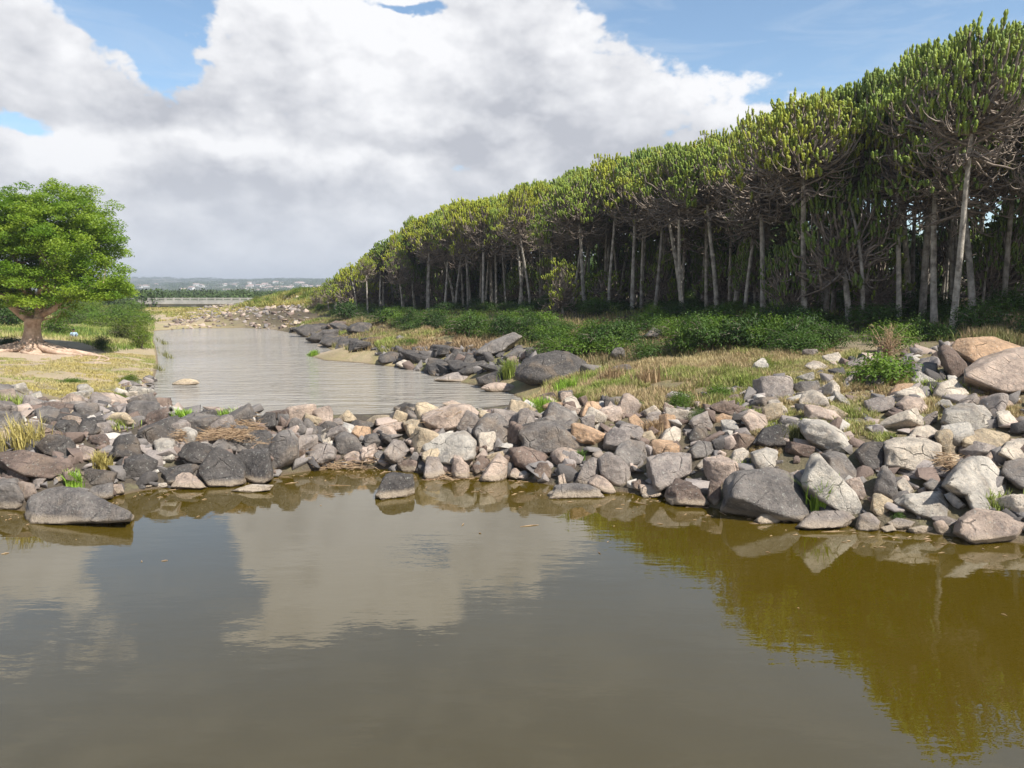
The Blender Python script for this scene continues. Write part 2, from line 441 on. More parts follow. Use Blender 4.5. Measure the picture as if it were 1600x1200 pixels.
# x, y, plateau height, rise length, straw, litter, sand
CTRL = np.array([
 (-16, 19, .85, 1.4, .15, 0, 0), (-9, 19, .95, 1.3, 0, 0, 0), (-4, 20, 1.0, 1.3, 0, 0, 0), (0, 20, 1.05, 1.3, 0, 0, 0), (3, 20, 1.15, 1.5, .1, 0, 0),
 (-13, 26, .95, 3, .6, 0, .2), (-24, 24, 1.0, 3, .6, 0, .2), (-15, 32, .95, 4, .9, 0, .3), (-25, 40, 1.0, 5, .8, 0, .6), (-22, 47, 1.0, 4, 1, 0, .5), (-30, 60, 1.0, 6, 1, 0, .1), (-45, 60, 1.2, 6, 1, 0, 0),
 (-36, 80, .8, 8, 1, 0, .1), (-70, 90, 1.0, 8, 1, 0, 0),
 (6, 17, 1.7, 3.4, .25, 0, 0), (8, 21, 2.1, 4.5, .6, 0, 0), (6, 25, 1.9, 4, 1, 0, 0), (4, 29, 1.9, 4, 1, .1, 0), (11, 25, 2.3, 4.5, .6, .1, .2), (10, 15, 2.2, 5, .2, 0, 0),
 (13, 20, 2.5, 5, .6, .1, .1), (15, 24, 2.6, 5, .4, .6, 0), (18, 28, 3.0, 6, 0, 1, 0), (25, 20, 3.6, 6, .3, .7, 0), (8, 33, 2.5, 4, .5, .7, 0), (2, 38, 2.2, 4, .8, .2, 0), (-3, 44, 2.1, 4, 1, 0, 0),
 (14, 38, 3.1, 5, 0, 1, 0), (8, 46, 2.9, 5, 0, 1, 0), (3, 54, 2.9, 5, 0, 1, 0), (-2, 52, 2.3, 4, .6, .5, 0), (-10, 52, 1.2, 5, .9, 0, .3), (-6, 62, 2.7, 5, .1, 1, 0),
 (-14, 74, 2.2, 5, .1, 1, 0), (-20, 66, 1.6, 4, .6, .3, 0), (-24, 92, 2.4, 6, .3, .8, 0), (-10, 90, 4, 8, 0, 1, 0), (20, 60, 5, 8, 0, 1, 0), (35, 40, 5, 8, 0, 1, 0), (40, 15, 5, 8, .2, .8, 0),
 (-28, 112, 4.2, 8, 1, 0, 0), (-34, 106, 2.2, 8, 1, 0, 0), (-42, 105, .7, 8, .7, 0, .5), (-17, 120, 6, 10, .8, .2, 0), (-60, 110, .7, 8, .9, 0, .3), (-45, 95, .45, 8, .4, 0, .6), (-75, 130, .8, 8, 1, 0, 0), (-50, 140, .6, 8, 1, 0, 0),
 (-25, 150, 4, 10, 1, 0, 0), (10, 150, 7, 12, .5, .6, 0), (60, 100, 7, 10, .2, .8, 0), (-120, 100, 1.2, 10, 1, 0, 0), (-60, 180, .0, 10, .9, .3, 0), (-110, 180, .2, 10, .8, .4, 0),
 (0, 400, 1, 20, .8, .4, 0), (-200, 400, 0, 20, .8, .4, 0), (200, 300, 6, 20, .8, .4, 0), (300, 900, 4, 20, .9, .3, 0), (-300, 1000, 1, 20, .9, .3, 0), (-60, 0, 1, 4, .8, 0, .1), (45, -20, 2, 6, .7, 0, .1), (0, -60, 2, 5, .8, 0, 0)], float)
def idw(X, Y):
    out = np.zeros((len(X), 5)); wsum = np.zeros(len(X))
    for c in CTRL:
        ww = 1.0 / (((X - c[0]) ** 2 + (Y - c[1]) ** 2) + 1.0) ** 1.7
        out += ww[:, None] * c[2:]; wsum += ww
    return out / wsum[:, None]
def ground(X, Y, full=False):
    shp = np.shape(X); X = np.asarray(X, float).ravel(); Y = np.asarray(Y, float).ravel()
    d = np.minimum(sdist(pool, X, Y), sdist(lake, X, Y))
    q = idw(X, Y)
    up = q[:, 0] * (1 - np.exp(-np.maximum(d, 0) / q[:, 1]))
    nz = .10 * fbm2(X, Y, 2.2) + .16 * fbm2(X + 50, Y, 9.0, 3)
    up = up + nz * np.clip(d / 1.5, 0, 1)
    dn = -1.2 * (1 - np.exp(np.minimum(d, 0) / 1.5)) - .0
    z = np.where(d > 0, np.maximum(up, .02 * np.clip(d, 0, 1)), dn)
    # falls gently below the hills' foot far away
    z = z - np.clip((Y - 200) / 900, 0, 1) * 0.5
    if full: return z.reshape(shp), d, q
    return z.reshape(shp)
def gz(x, y): return float(ground(np.array([x]), np.array([y]))[0])
_tt = np.concatenate([np.arange(6, 60, .08), np.arange(60, 220, .4)])
def hit(px, py):
    r = ray(px, py)
    P = CAM[None] + r[None] * _tt[:, None]
    below = P[:, 2] < np.maximum(ground(P[:, 0], P[:, 1]), 0.0)
    i = int(np.argmax(below)) if below.any() else len(_tt) - 1
    return P[i], _tt[i]

def axis(fine, step, far, grow):
    a = list(np.arange(fine[0], fine[1] + 1e-6, step)); s = step; x = a[-1]
    while x < far[1]: s *= grow; x += s; a.append(x)
    s = step; x = a[0]; pre = []
    while x > far[0]: s *= grow; x -= s; pre.append(x)
    return np.array(pre[::-1] + a)
xs = axis((-26, 22), .22, (-5000, 5000), 1.07)
ys = axis((10, 62), .25, (-120, 6000), 1.05)
GX, GY = np.meshgrid(xs, ys)
Z, dd, q = ground(GX, GY, True)
idx = np.arange(GX.size).reshape(GX.shape)
quads = np.stack([idx[:-1, :-1], idx[:-1, 1:], idx[1:, 1:], idx[1:, :-1]], -1).reshape(-1, 4)
zn = fbm2(GX, GY, 3.0, 4)
zone = np.clip(q[:, 2:5], 0, 1)
zone[:, 0] = np.clip(zone[:, 0] + .5 * zn * (zone[:, 0] > .03), 0, 1)
zone[:, 2] = np.clip(zone[:, 2] * 1.3 + .6 * fbm2(GX + 9, GY, 5.0, 4) * (zone[:, 2] > .05), 0, 1)
# packed bare earth round the old tree and the low muddy spit
TREE = hit(50, 547)[0]
dt = np.hypot((GX.ravel() - TREE[0] - 1) / 1.6, GY.ravel() - TREE[1] + 2.5)
zone[:, 2] = np.maximum(zone[:, 2], np.clip(1.4 - dt / 4.5 + .3 * zn, 0, 1))
spit = plane(510, 553)
ds = np.hypot(GX.ravel() - spit[0], (GY.ravel() - spit[1]) / 1.5)
zone[:, 2] = np.maximum(zone[:, 2], np.clip(1.2 - ds / 2.2, 0, 1)); 
g = link("ground", new_mesh("ground", np.stack([GX.ravel(), GY.ravel(), Z.ravel()], 1), flat_quads=quads, mats=[M_ground], attrs={'zone': zone}))
tag(g, kind='structure')

def sheet(name, x0, x1, y0, y1, z, mat):
    me = new_mesh(name, [(x0, y0, z), (x1, y0, z), (x1, y1, z), (x0, y1, z)], F=[(0, 1, 2, 3)], smooth=False, mats=[mat])
    return tag(link(name, me), kind='structure')
sheet("pool_water", -60, 40, -60, 20.5, 0.0, M_pool)
sheet("river_water", -60, 30, 20.5, 96, 0.0, M_river)

# hills beyond the plain
hx = np.linspace(-3600, 3600, 181); hy = np.linspace(900, 4400, 91)
HX, HY = np.meshgrid(hx, hy)
def hillz(X, Y):
    X = np.asarray(X, float); Y = np.asarray(Y, float); sh = X.shape
    t = np.clip((Y - 900) / 2100, 0, 1); s = t * t * (3 - 2 * t)
    n = fbm2(X, Y, 520, 5).reshape(sh)
    ridge = 50 + 5 * np.sin(X / 310.0 + 1.0) + 3 * np.sin(X / 127.0)
    fall = np.clip((X + 2000) / 1500, 0, 1)
    return -1.5 + s * (ridge - 14 * fall * 0 + 14 * n) + 4 * n * t
hi = np.arange(HX.size).reshape(HX.shape)
hq = np.stack([hi[:-1, :-1], hi[:-1, 1:], hi[1:, 1:], hi[1:, :-1]], -1).reshape(-1, 4)
tag(link("hills", new_mesh("hills", np.stack([HX.ravel(), HY.ravel(), hillz(HX, HY).ravel()], 1), flat_quads=hq, mats=[M_hill])), kind='structure')
# ------------------------------------------------------------------ rocks
def ico(sub):
    bm = bmesh.new(); bmesh.ops.create_icosphere(bm, subdivisions=sub, radius=1)
    V = np.array([v.co[:] for v in bm.verts]); F = [tuple(v.index for v in f.verts) for f in bm.faces]; bm.free()
    return V, np.array(F)
ICO = {k: ico(k) for k in (2, 3, 4, 5)}
def hull_planes(P):
    bm = bmesh.new()
    for p in P: bm.verts.new(p)
    bmesh.ops.convex_hull(bm, input=bm.verts)
    bm.normal_update()
    c = P.mean(0); out = []
    for f in sorted(bm.faces, key=lambda f: -f.calc_area()):
        n = np.array(f.normal[:])
        if np.linalg.norm(n) < .5: continue
        h = float((np.array(f.verts[0].co[:]) - c) @ n)
        if h < 0: n, h = -n, -h
        if all(n @ m < .985 for m, _ in out): out.append((n, max(h, .02)))
    bm.free()
    return c, np.array([n for n, _ in out]), np.array([h for _, h in out])
def rock_surface(n, h, ext, sub, p, seed, rough):
    V, F = ICO[sub]
    d = V * ext; d /= np.linalg.norm(d, axis=1)[:, None]
    s = np.maximum(d @ n.T / h[None], 0)
    mx = s.max(1)[:, None]
    r = 1 / (mx[:, 0] * ((s / mx) ** p).sum(1) ** (1 / p))
    P = d * r[:, None]
    size = float(np.mean(ext))
    k = P / size
    o = seed * 3.7
    nz = fbm(k * 1.1 + o, 3) * .055 + fbm(k * 3.7 + o, 4, .6) * .05
    lay = np.abs(pnoise(k * [1.2, 1.2, 3.4] + o + 9)) * -.10
    nz2 = fbm(P * 9.0 + o, 3, .6) * .012 / max(size, .2)
    return P * (1 + rough * (nz + lay) + nz2)[:, None], F
TONE = dict(D=(.115, .108, .105), G=(.23, .215, .205), M=(.34, .305, .285), B=(.22, .17, .145), P=(.50, .41, .35), T=(.56, .47, .34),
            O=(.56, .39, .26), W=(.62, .56, .48), L=(.52, .495, .45), X=(.8, .78, .75))
ROCKS = []
def outline_rock(spec, i):
    pts_s, tone, p, label = spec
    pts = np.array([[float(a) for a in s.split(',')] for s in pts_s.split()])
    rg = np.random.default_rng(100 + i)
    x0, x1 = pts[:, 0].min(), pts[:, 0].max(); y0, y1 = pts[:, 1].min(), pts[:, 1].max()
    yb = y1
    G, dep = hit((x0 + x1) / 2, yb)
    wpx, hpx = x1 - x0, y1 - y0
    th = .5 * min(wpx, 1.5 * hpx) * dep / FPX          # half thickness, metres
    Dc = dep + .75 * th
    c = pts.mean(0)
    pts = c + (pts - c) * 1.09
    tl = rg.normal(size=2) * [.55, .30] + [0, .55]                 # tilt of the broken front face
    tb = rg.normal(size=2) * .5
    def ring(scale, shift_px, depth, tilt):
        q = c + (pts - c) * scale + np.array([0, shift_px])
        q = q + rg.normal(size=q.shape) * .06 * min(wpx, hpx)
        k = (q - c) / np.array([wpx, hpx]) * [1, -1]
        return [at(a, b, depth + th * float(kk @ tilt)) for (a, b), kk in zip(q, k)]
    low = pts.copy(); low[:, 1] += np.where(pts[:, 1] > c[1], .16 * hpx, 0)
    P = [at(a, b, Dc) for a, b in low]
    if p >= 8:
        P += ring(rg.uniform(.72, .9), .08 * hpx, Dc - th * .95, tl * 1.5) + ring(.8, 0, Dc + th, tb)
    else:
        P += ring(.62, .16 * hpx, Dc - th, tl) + ring(.66, 0, Dc + th, tb)
    P = np.array(P)
    cc, n, h = hull_planes(P)
    for _ in range(3 if p >= 8 else 6):                              # chips broken off the corners
        m = rg.normal(size=3); m /= np.linalg.norm(m)
        sup = ((P - cc) @ m).max()
        n = np.vstack([n, m]); h = np.append(h, sup * rg.uniform(.74, .9))
    ext = np.abs(P - cc).max(0)
    big = wpx > 55
    V, F = rock_surface(n, h, ext, 5 if wpx > 60 else 4, p * (1.3 if p < 8 else 12.0), i + 1, 1.0)
    base = np.array([cc[0], cc[1], max(gz(cc[0], cc[1]), -.3)])
    me = new_mesh("boulder", V + (cc - base), flat_tris=F, smooth=False, mats=[M_rock])
    col = np.array(TONE[tone]) * rg.uniform(.88, 1.12)
    o = link("boulder" if wpx > 22 else "stone", me, loc=base, color=col)
    tag(o, label, "boulder" if wpx > 22 else "stone", GROUPS[0])
    ROCKS.append((cc[0], cc[1], float(np.hypot(ext[0], ext[1])) * .72))
GROUPS = ["boulders of the rock causeway and its banks"]
SPECS = [
("41,813 51,776 77,761 115,763 159,782 204,797 201,807 96,817", 'G', 14, "large flat grey slab with a pointed right end in the pool at the left"),
("-25,755 0,749 32,749 46,770 40,790 30,797 -10,795 -30,780", 'G', 12, "grey boulder cut by the left edge of the photo beside the large pointed slab"),
("-12,710 5,707 38,704 107,722 117,731 82,744 42,740 5,728", 'B', 14, "long brown-grey slab with a pale stain, low on the left bank"),
("57,695 77,680 107,684 118,695 115,709 101,713 67,705", 'D', 8, "dark smooth egg-shaped boulder beside the tuft of yellow grass at the left"),
("-8,672 0,670 32,663 30,680 20,692 2,688", 'T', 12, "cream wedge of rock left of the tall yellow grass tuft"),
("50,635 80,628 133,634 135,645 120,650 60,640", 'B', 10, "long dark brown rock above the small round cream stone on the left bank"),
("56,640 75,634 93,640 95,658 75,663 56,652", 'G', 9, "grey boulder left of the small round cream stone on the left bank"),
("-5,643 10,642 22,650 22,660 5,664 -8,658", 'G', 9, "grey boulder at the left edge under a patch of green grass"),
("80,672 92,656 118,657 125,670 112,680 90,682", 'D', 8, "dark rounded boulder just above the dark egg-shaped one"),
("118,675 130,655 160,652 170,668 150,680", 'D', 9, "dark boulder left of the wedge topped with green grass"),
("104,652 112,640 122,641 124,654", 'T', 6, "small round cream stone leaning on a dark rock on the left bank"),
("138,668 150,660 168,660 176,672 160,682 142,678", 'M', 11, "pinkish grey block in front of the dark boulders on the left bank"),
("137,690 140,680 165,679 176,690 172,700 150,700", 'B', 12, "brown-grey block with a dark gap under it, left bank"),
("170,700 185,682 205,678 222,690 222,712 190,716 172,710", 'D', 12, "large dark faceted boulder behind the flat dark slab, left bank"),
("115,705 132,697 149,702 146,716 128,720 116,716", 'P', 10, "rough pink crumbly stone right of the dark egg-shaped boulder"),
("188,738 195,715 225,710 252,724 228,745 205,752 190,750", 'D', 16, "dark flat-topped slab with a thin undercut edge near the waterline, left bank"),
("126,738 140,733 160,735 182,738 176,756 140,757", 'D', 11, "low dark boulder behind the grey block at the waterline, left"),
("136,762 161,753 176,755 176,775 158,781 140,768", 'G', 20, "squared grey block at the waterline right of the pointed slab"),
("176,757 190,756 194,768 178,773", 'P', 12, "small pinkish block wedged right of the squared grey block"),
("82,745 100,738 115,730 108,742 90,755", 'T', 14, "narrow cream slab tilted below the long brown-grey slab"),
("12,735 25,725 40,738 48,748 38,754 14,750", 'B', 9, "pinkish brown stone under the left end of the long brown slab"),
("48,752 58,746 72,748 66,756 52,758", 'M', 9, "small grey stone in the hollow behind the large pointed slab"),
("20,760 34,752 52,757 58,770 46,782 30,776", 'P', 11, "pinkish stone between the cut-off grey boulder and the pointed slab"),
("195,635 212,626 239,627 255,635 240,648 215,655 200,648", 'G', 8, "rounded grey boulder with a shaded left end at the lake corner, left bank"),
("222,656 234,645 256,638 263,648 258,660 243,670 234,669", 'B', 8, "brown pitted boulder leaning on the rounded grey one at the lake corner"),
("165,655 178,645 196,645 214,660 205,668 176,664", 'T', 12, "cream wedge-shaped rock with green grass in front, left bank"),
("241,690 253,684 272,688 277,702 273,719 258,722 243,707", 'L', 8, "upright rounded boulder with grey-green lichen left of centre-left"),
("273,675 290,667 308,673 305,688 290,699 275,688", 'L', 12, "speckled grey lichened block left of the dry reed heap"),
("276,705 292,700 305,712 300,722 280,722", 'D', 10, "small dark stone right of the upright lichened boulder"),
("293,704 317,692 340,696 345,708 322,718 300,716", 'G', 11, "grey stone under the lower left end of the dry reed heap"),
("243,744 260,732 305,722 312,731 298,742 264,753", 'D', 10, "long dark wedge left of the biggest dark boulder"),
("262,760 275,741 293,737 311,748 325,757 295,763", 'P', 16, "pinkish triangular rock at the waterline left of the biggest dark boulder"),
("312,728 329,708 341,700 364,710 383,725 387,752 372,757 324,756 318,745", 'D', 11, "biggest dark boulder at the pool's edge, left of centre"),
("364,715 380,704 418,702 426,730 421,748 400,753 382,752", 'D', 11, "grey-black boulder touching the right side of the biggest dark boulder"),
("355,688 387,677 416,672 432,690 422,704 370,702", 'D', 10, "dark boulder carrying the right end of the dry reed heap"),
("216,757 228,750 240,752 238,762 220,762", 'G', 11, "small grey stone at the waterline under the dark flat-topped slab"),
("240,756 260,754 262,760 242,762", 'X', 8, "small white stone at the waterline left of the pinkish triangle"),
("360,766 395,757 430,758 425,764 390,769", 'W', 10, "thin pale slab barely above the water in front of the grey-black boulder"),
("418,700 434,677 452,673 465,685 466,706 456,716 438,719 421,735 415,717", 'G', 12, "tall grey boulder reaching the water right of the dark pair"),
("462,705 478,702 475,718 465,722", 'B', 8, "small rounded brown stone right of the tall grey boulder"),
("476,720 488,697 508,691 523,700 525,712 500,722", 'M', 13, "pinkish grey peaked rock at the waterline, left of centre"),
("497,685 508,676 517,682 514,697 500,697", 'W', 11, "pale upright stone on top of the pinkish grey peaked rock"),
("525,683 537,674 556,682 573,703 570,712 545,708 527,705", 'G', 14, "broad grey rock with a sloping right side, centre of the causeway"),
("400,657 417,645 430,646 432,665 415,672", 'D', 13, "dark rock at the lake side behind the reed heap"),
("433,647 451,648 455,662 445,670 434,667", 'G', 18, "upright grey block split by a crack on the lake side"),
("450,672 455,652 470,655 480,668 475,682 460,684", 'G', 11, "grey boulder right of the split block on the lake side"),
("466,682 479,650 487,662 497,672 492,685 474,687", 'G', 16, "pointed grey rock sticking up on the lake side"),
("494,670 508,659 525,660 528,672 516,682 500,679", 'D', 11, "dark hollowed rock right of the pointed one"),
("537,668 553,655 575,658 590,662 570,670 545,675", 'D', 6, "smooth dark rounded rock beside the long cream rock on the lake side"),
("565,658 585,648 612,648 622,656 615,667 590,665", 'T', 7, "long cream rock on the lake side at the centre"),
("549,676 556,665 577,668 580,680 566,687", 'O', 12, "orange-tan stone in front of the long cream rock"),
("582,672 598,664 614,668 622,678 604,686 586,682", 'P', 12, "pinkish stone right of the orange-tan stone"),
("536,713 553,704 570,711 585,719 560,723 537,723", 'P', 11, "low pinkish rock at the waterline left of the round blue-grey stone"),
("582,709 595,702 604,711 602,723 585,722", 'G', 6, "round blue-grey stone at the waterline, centre"),
("585,772 598,745 612,738 643,742 646,770 640,776 600,777", 'D', 14, "dark grey block standing alone in the near pool at the centre"),
("657,650 680,641 707,633 730,632 748,645 747,657 720,667 690,676 680,675", 'P', 15, "big pink-brown boulder with a shaded left face on top of the causeway"),
("630,660 643,655 662,658 673,677 662,683 638,681", 'T', 14, "tan five-sided rock left of the big pink-brown boulder"),
("632,689 650,680 670,684 662,702 646,703", 'P', 12, "pinkish grey rock under the tan five-sided one"),
("603,702 616,686 630,690 645,706 630,722 610,722", 'M', 12, "pinkish grey boulder with a cut right side, centre"),
("620,724 640,716 655,722 650,738 630,738", 'B', 12, "brown-grey stone just behind the block standing in the pool"),
("663,693 683,680 705,677 725,675 743,688 740,708 723,717 703,725 690,719 667,710", 'L', 13, "large pale pitted boulder in the middle of the causeway"),
("662,742 667,714 684,714 698,734 690,745 666,746", 'M', 15, "squat pinkish grey block at the waterline under the pale pitted boulder"),
("705,737 709,712 721,714 732,728 734,746 713,749", 'P', 15, "pink upright block at the waterline below the large pitted boulder"),
("725,710 737,705 738,725 731,727", 'P', 10, "thin pink sliver standing on end right of the large pitted boulder"),
("740,672 752,655 762,646 792,653 793,686 783,697 760,697 745,690", 'G', 18, "big blue-grey block behind the pale rectangular one"),
("748,677 775,674 772,700 746,708", 'W', 24, "pale rectangular block leaning on the big blue-grey one"),
("737,725 750,712 768,713 763,729 745,740", 'B', 11, "dark brown stone under the pale rectangular block"),
("748,745 778,708 792,718 792,744 777,750 752,751", 'P', 20, "pinkish grey triangular rock with a sharp top at the waterline"),
("780,700 796,700 798,713 788,718", 'G', 9, "small grey stone right of the triangular rock's top"),
("793,742 804,729 820,742 812,750", 'P', 14, "small pink triangular stone at the waterline right of the big triangle"),
("616,636 633,629 665,637 648,642 617,643", 'D', 9, "dark flat rock in the lake just behind the causeway"),
("690,630 707,625 726,632 705,636", 'P', 8, "low pinkish rock in the lake behind the big pink-brown boulder"),
("811,674 842,660 870,658 893,670 910,687 907,702 863,704 837,708 815,700", 'G', 13, "largest grey slab right of the causeway's centre"),
("848,650 862,628 880,635 904,648 900,659 867,664", 'G', 18, "grey wedge with a ridged top above the largest grey slab"),
("797,702 817,698 850,706 857,714 853,722 838,735 827,737 803,722", 'B', 11, "brown pitted boulder with a pale face below the largest grey slab"),
("855,709 867,700 887,698 905,703 911,712 900,720 868,726", 'P', 7, "smooth pale pink oval boulder under the largest grey slab"),
("836,737 843,722 858,722 864,733 862,747 840,749", 'B', 12, "small brown pitted cube below the pale pink oval boulder"),
("873,726 898,723 897,738 883,743 875,740", 'B', 12, "dark brown block beside a small green tuft under the oval boulder"),
("899,750 916,722 932,712 938,738 925,750 910,757", 'M', 15, "grey rock with a straight slope left of the two-toned boulder"),
("918,756 932,741 955,753 962,766 953,771 942,766", 'P', 12, "peach stone at the waterline behind the flat grey wedge"),
("855,773 872,758 900,755 933,760 954,776 892,778", 'G', 14, "flat grey wedge in the water right of centre"),
("934,717 950,707 965,713 985,730 984,749 968,757 955,753 938,737", 'M', 10, "two-toned boulder, light above and brown ribbed below, right of centre"),
("945,680 960,667 985,678 984,692 963,704 943,695", 'M', 15, "light grey rock with a notched top above a black gap"),
("960,712 970,693 985,687 1006,692 1010,709 997,725 982,729", 'G', 9, "rounded pitted grey boulder right of the two-toned one"),
("907,642 917,628 927,627 942,637 940,648 908,651", 'O', 12, "peach-coloured block at the top of the causeway near the grass"),
("943,638 947,617 957,624 957,639 950,644", 'D', 15, "dark upright stone standing right of the peach block"),
("908,652 930,648 929,670 912,675", 'M', 14, "grey stone just under the peach block"),
("980,654 992,647 1008,660 1006,672 990,666", 'O', 12, "peach stone near the bushy green plants, top of the causeway"),
("928,666 940,660 945,672 930,676", 'W', 10, "small cream stone in the middle of the grey rocks right of centre"),
("877,662 895,655 908,670 905,680 890,678", 'G', 14, "grey rock behind the right end of the largest grey slab"),
("872,744 880,740 885,755 873,758", 'P', 12, "small pink stone standing behind the flat grey wedge in the water"),
("924,708 935,703 946,709 938,716 926,716", 'M', 7, "small round grey stone above the two-toned boulder"),
("1008,730 1012,715 1040,708 1075,710 1078,732 1050,752 1030,760", 'M', 13, "large mauve-grey boulder with fine pits above the dark triangular rock"),
("1040,768 1057,748 1088,757 1113,785 1108,791 1045,786", 'B', 18, "dark triangular rock with a thin lit upper edge at the waterline"),
("1000,757 1030,759 1037,772 1018,777 1000,770", 'P', 14, "pale pinkish slab at the waterline left of the dark triangular rock"),
("988,753 1003,748 1012,757 1004,766 990,762", 'B', 12, "brown stone with a dark end left of the pale pinkish slab"),
("1002,773 1014,770 1016,777 1004,778", 'X', 8, "tiny white stone in the water left of the dark triangular rock"),
("1130,792 1137,752 1152,738 1200,733 1232,740 1255,768 1273,802 1250,812 1195,805", 'G', 13, "huge boulder at the waterline with a light top and a dark ribbed left face"),
("1105,772 1110,750 1125,756 1127,780 1117,788", 'B', 14, "narrow brown upright rock left of the huge boulder"),
("1078,702 1092,690 1110,690 1116,704 1103,715 1080,712", 'G', 10, "pitted grey stone right of the mauve-grey boulder"),
("1075,679 1088,665 1103,670 1110,683 1092,692 1078,690", 'D', 11, "dark crumbly stone below the small round green bush"),
("1030,687 1040,672 1055,665 1064,672 1062,690 1045,694", 'W', 12, "cream lumpy rock left of the dark crumbly stone"),
("1042,694 1058,688 1067,702 1055,710", 'B', 14, "brown broken stone in the gap below the cream lumpy rock"),
("1138,718 1147,703 1161,700 1172,708 1163,726 1140,726", 'W', 16, "pale cream block with a shaded right side beside short grass"),
("1174,707 1195,700 1215,705 1212,730 1178,734", 'L', 11, "pitted grey boulder behind the top of the huge one"),
("1176,687 1195,670 1222,662 1235,672 1230,697 1200,700", 'D', 10, "dark rounded boulder left of the grey-white leaning rock"),
("1160,652 1172,640 1195,650 1202,668 1172,674", 'P', 12, "pale pinkish wedge on the slope above the dark rounded boulder"),
("1114,654 1128,646 1152,653 1143,660 1114,659", 'O', 14, "flat orange stone right of the small round green bush"),
("1108,634 1132,627 1158,635 1175,640 1150,648 1128,645", 'B', 11, "long brown rock with a shaded underside above the flat orange stone"),
("1088,728 1099,717 1110,725 1103,734 1092,735", 'W', 8, "small round cream stone on top of the dark triangular rock's neighbours"),
("998,677 1018,673 1028,688 1010,694", 'T', 9, "yellow-tan stone with dry grass beside it, right of centre"),
("1200,664 1190,640 1200,632 1222,630 1222,646 1212,655", 'T', 12, "yellowish cream stone on the slope left of the grassy hollow"),
("1248,665 1257,655 1283,658 1313,673 1334,695 1330,707 1315,709 1290,699 1270,690", 'L', 12, "grey-white lichened rock leaning to the right over a shaded hollow"),
("1256,750 1268,714 1277,711 1300,733 1320,753 1347,780 1358,800 1347,802 1327,792 1300,782 1272,768", 'L', 20, "tall slanting plate of grey rock with a sunlit top edge beside bright green reeds"),
("1280,712 1297,703 1320,712 1347,740 1340,750 1315,747", 'G', 12, "grey rock behind the tall slanting plate"),
("1335,707 1350,692 1378,690 1384,706 1377,730 1355,732", 'D', 12, "black crumbly block left of the big cream boulder"),
("1243,820 1272,800 1317,798 1334,808 1322,821 1267,825", 'M', 10, "broad low mauve slab in the water under the tall slanting plate"),
("1335,828 1342,805 1360,801 1374,815 1371,827 1355,829", 'M', 9, "rounded mauve stone at the water right of the broad low slab"),
("1360,792 1365,773 1383,773 1396,784 1390,805 1370,805", 'T', 8, "tan rounded stone right of the tall slanting plate's foot"),
("1362,765 1375,730 1383,728 1397,743 1403,765 1395,780 1375,772", 'G', 14, "grey three-sided rock pointing up in front of the big cream boulder"),
("1320,750 1342,747 1354,768 1348,780 1330,766", 'P', 12, "pinkish stone showing right of the slanting plate's lit edge"),
("1176,814 1190,803 1208,802 1220,812 1215,819 1180,819", 'W', 8, "small pale stone in the water in front of the huge boulder"),
("1240,739 1248,733 1257,747 1250,754 1240,750", 'P', 12, "small pink stone between the huge boulder and the slanting plate"),
("1381,722 1383,692 1404,682 1450,687 1469,697 1473,715 1469,732 1447,738 1420,732", 'W', 11, "big cream boulder with flat lit face at the right of the photo"),
("1415,684 1432,667 1451,665 1467,675 1455,687", 'W', 8, "pale rounded rock just behind the big cream boulder"),
("1461,679 1470,668 1485,673 1499,688 1497,708 1481,714 1469,705", 'T', 8, "short upright column of tan rock right of the big cream boulder"),
("1499,680 1538,670 1575,681 1573,694 1540,703 1500,694", 'T', 11, "long cream-and-brown rock right of the upright tan column"),
("1472,749 1500,722 1519,709 1546,718 1565,740 1584,770 1540,775 1495,770", 'L', 16, "large pale grey slab with a triangular outline at the right"),
("1505,766 1525,763 1540,780 1557,805 1530,803 1516,788", 'L', 13, "pitted slab sliding down from the large triangular slab"),
("1491,824 1500,810 1521,797 1560,800 1600,815 1615,835 1560,840 1518,847", 'P', 13, "big pinkish boulder at the water in the lower right corner of the bank"),
("1399,784 1412,773 1468,769 1480,787 1484,810 1460,811 1427,799", 'L', 13, "pitted grey boulder over a black hollow near the lower right bank"),
("1565,737 1572,722 1600,716 1625,730 1620,762 1590,760 1582,747", 'G', 12, "grey-green boulder with a shaded left face at the right edge"),
("1556,707 1575,690 1600,685 1618,700 1608,718 1577,720", 'W', 14, "cream squared boulder at the right edge above the grey-green one"),
("1538,714 1548,706 1560,722 1548,729", 'P', 11, "small pinkish stone left of the cream squared boulder"),
("1480,742 1500,722 1514,712 1519,716 1495,748", 'B', 14, "dark brown slab edge propped against the large triangular slab"),
("1443,757 1455,746 1485,760 1483,771 1462,771", 'G', 12, "greenish grey slab in the gap under the big cream boulder"),
("1399,757 1412,746 1428,763 1413,774", 'W', 12, "cream pointed stone left of the greenish grey slab"),
("1386,817 1402,809 1429,815 1420,825 1400,824", 'M', 9, "flat mauve stone at the water below the pitted boulder's hollow"),
("1419,826 1440,821 1458,824 1461,835 1425,835", 'W', 9, "oblong pale stone at the water, second left of the corner boulder"),
("1458,817 1470,810 1490,826 1485,837 1466,834", 'P', 9, "oval pinkish stone at the water touching the corner boulder"),
("1450,807 1478,806 1506,814 1483,822", 'M', 12, "thin flat stone lying behind the oval pinkish stone"),
("1376,824 1395,819 1402,828 1380,831", 'W', 8, "tiny pale stone at the water left of the oblong pale stone"),
("1476,773 1488,769 1509,788 1497,794", 'X', 14, "small bright triangular stone under the large triangular slab"),
("1540,818 1562,806 1590,812 1600,825 1570,830", 'B', 12, "rough brownish stone behind the corner boulder"),
("1488,542 1500,530 1546,527 1565,532 1594,543 1560,564 1520,568 1505,554", 'O', 11, "large flat-topped orange boulder highest on the right bank"),
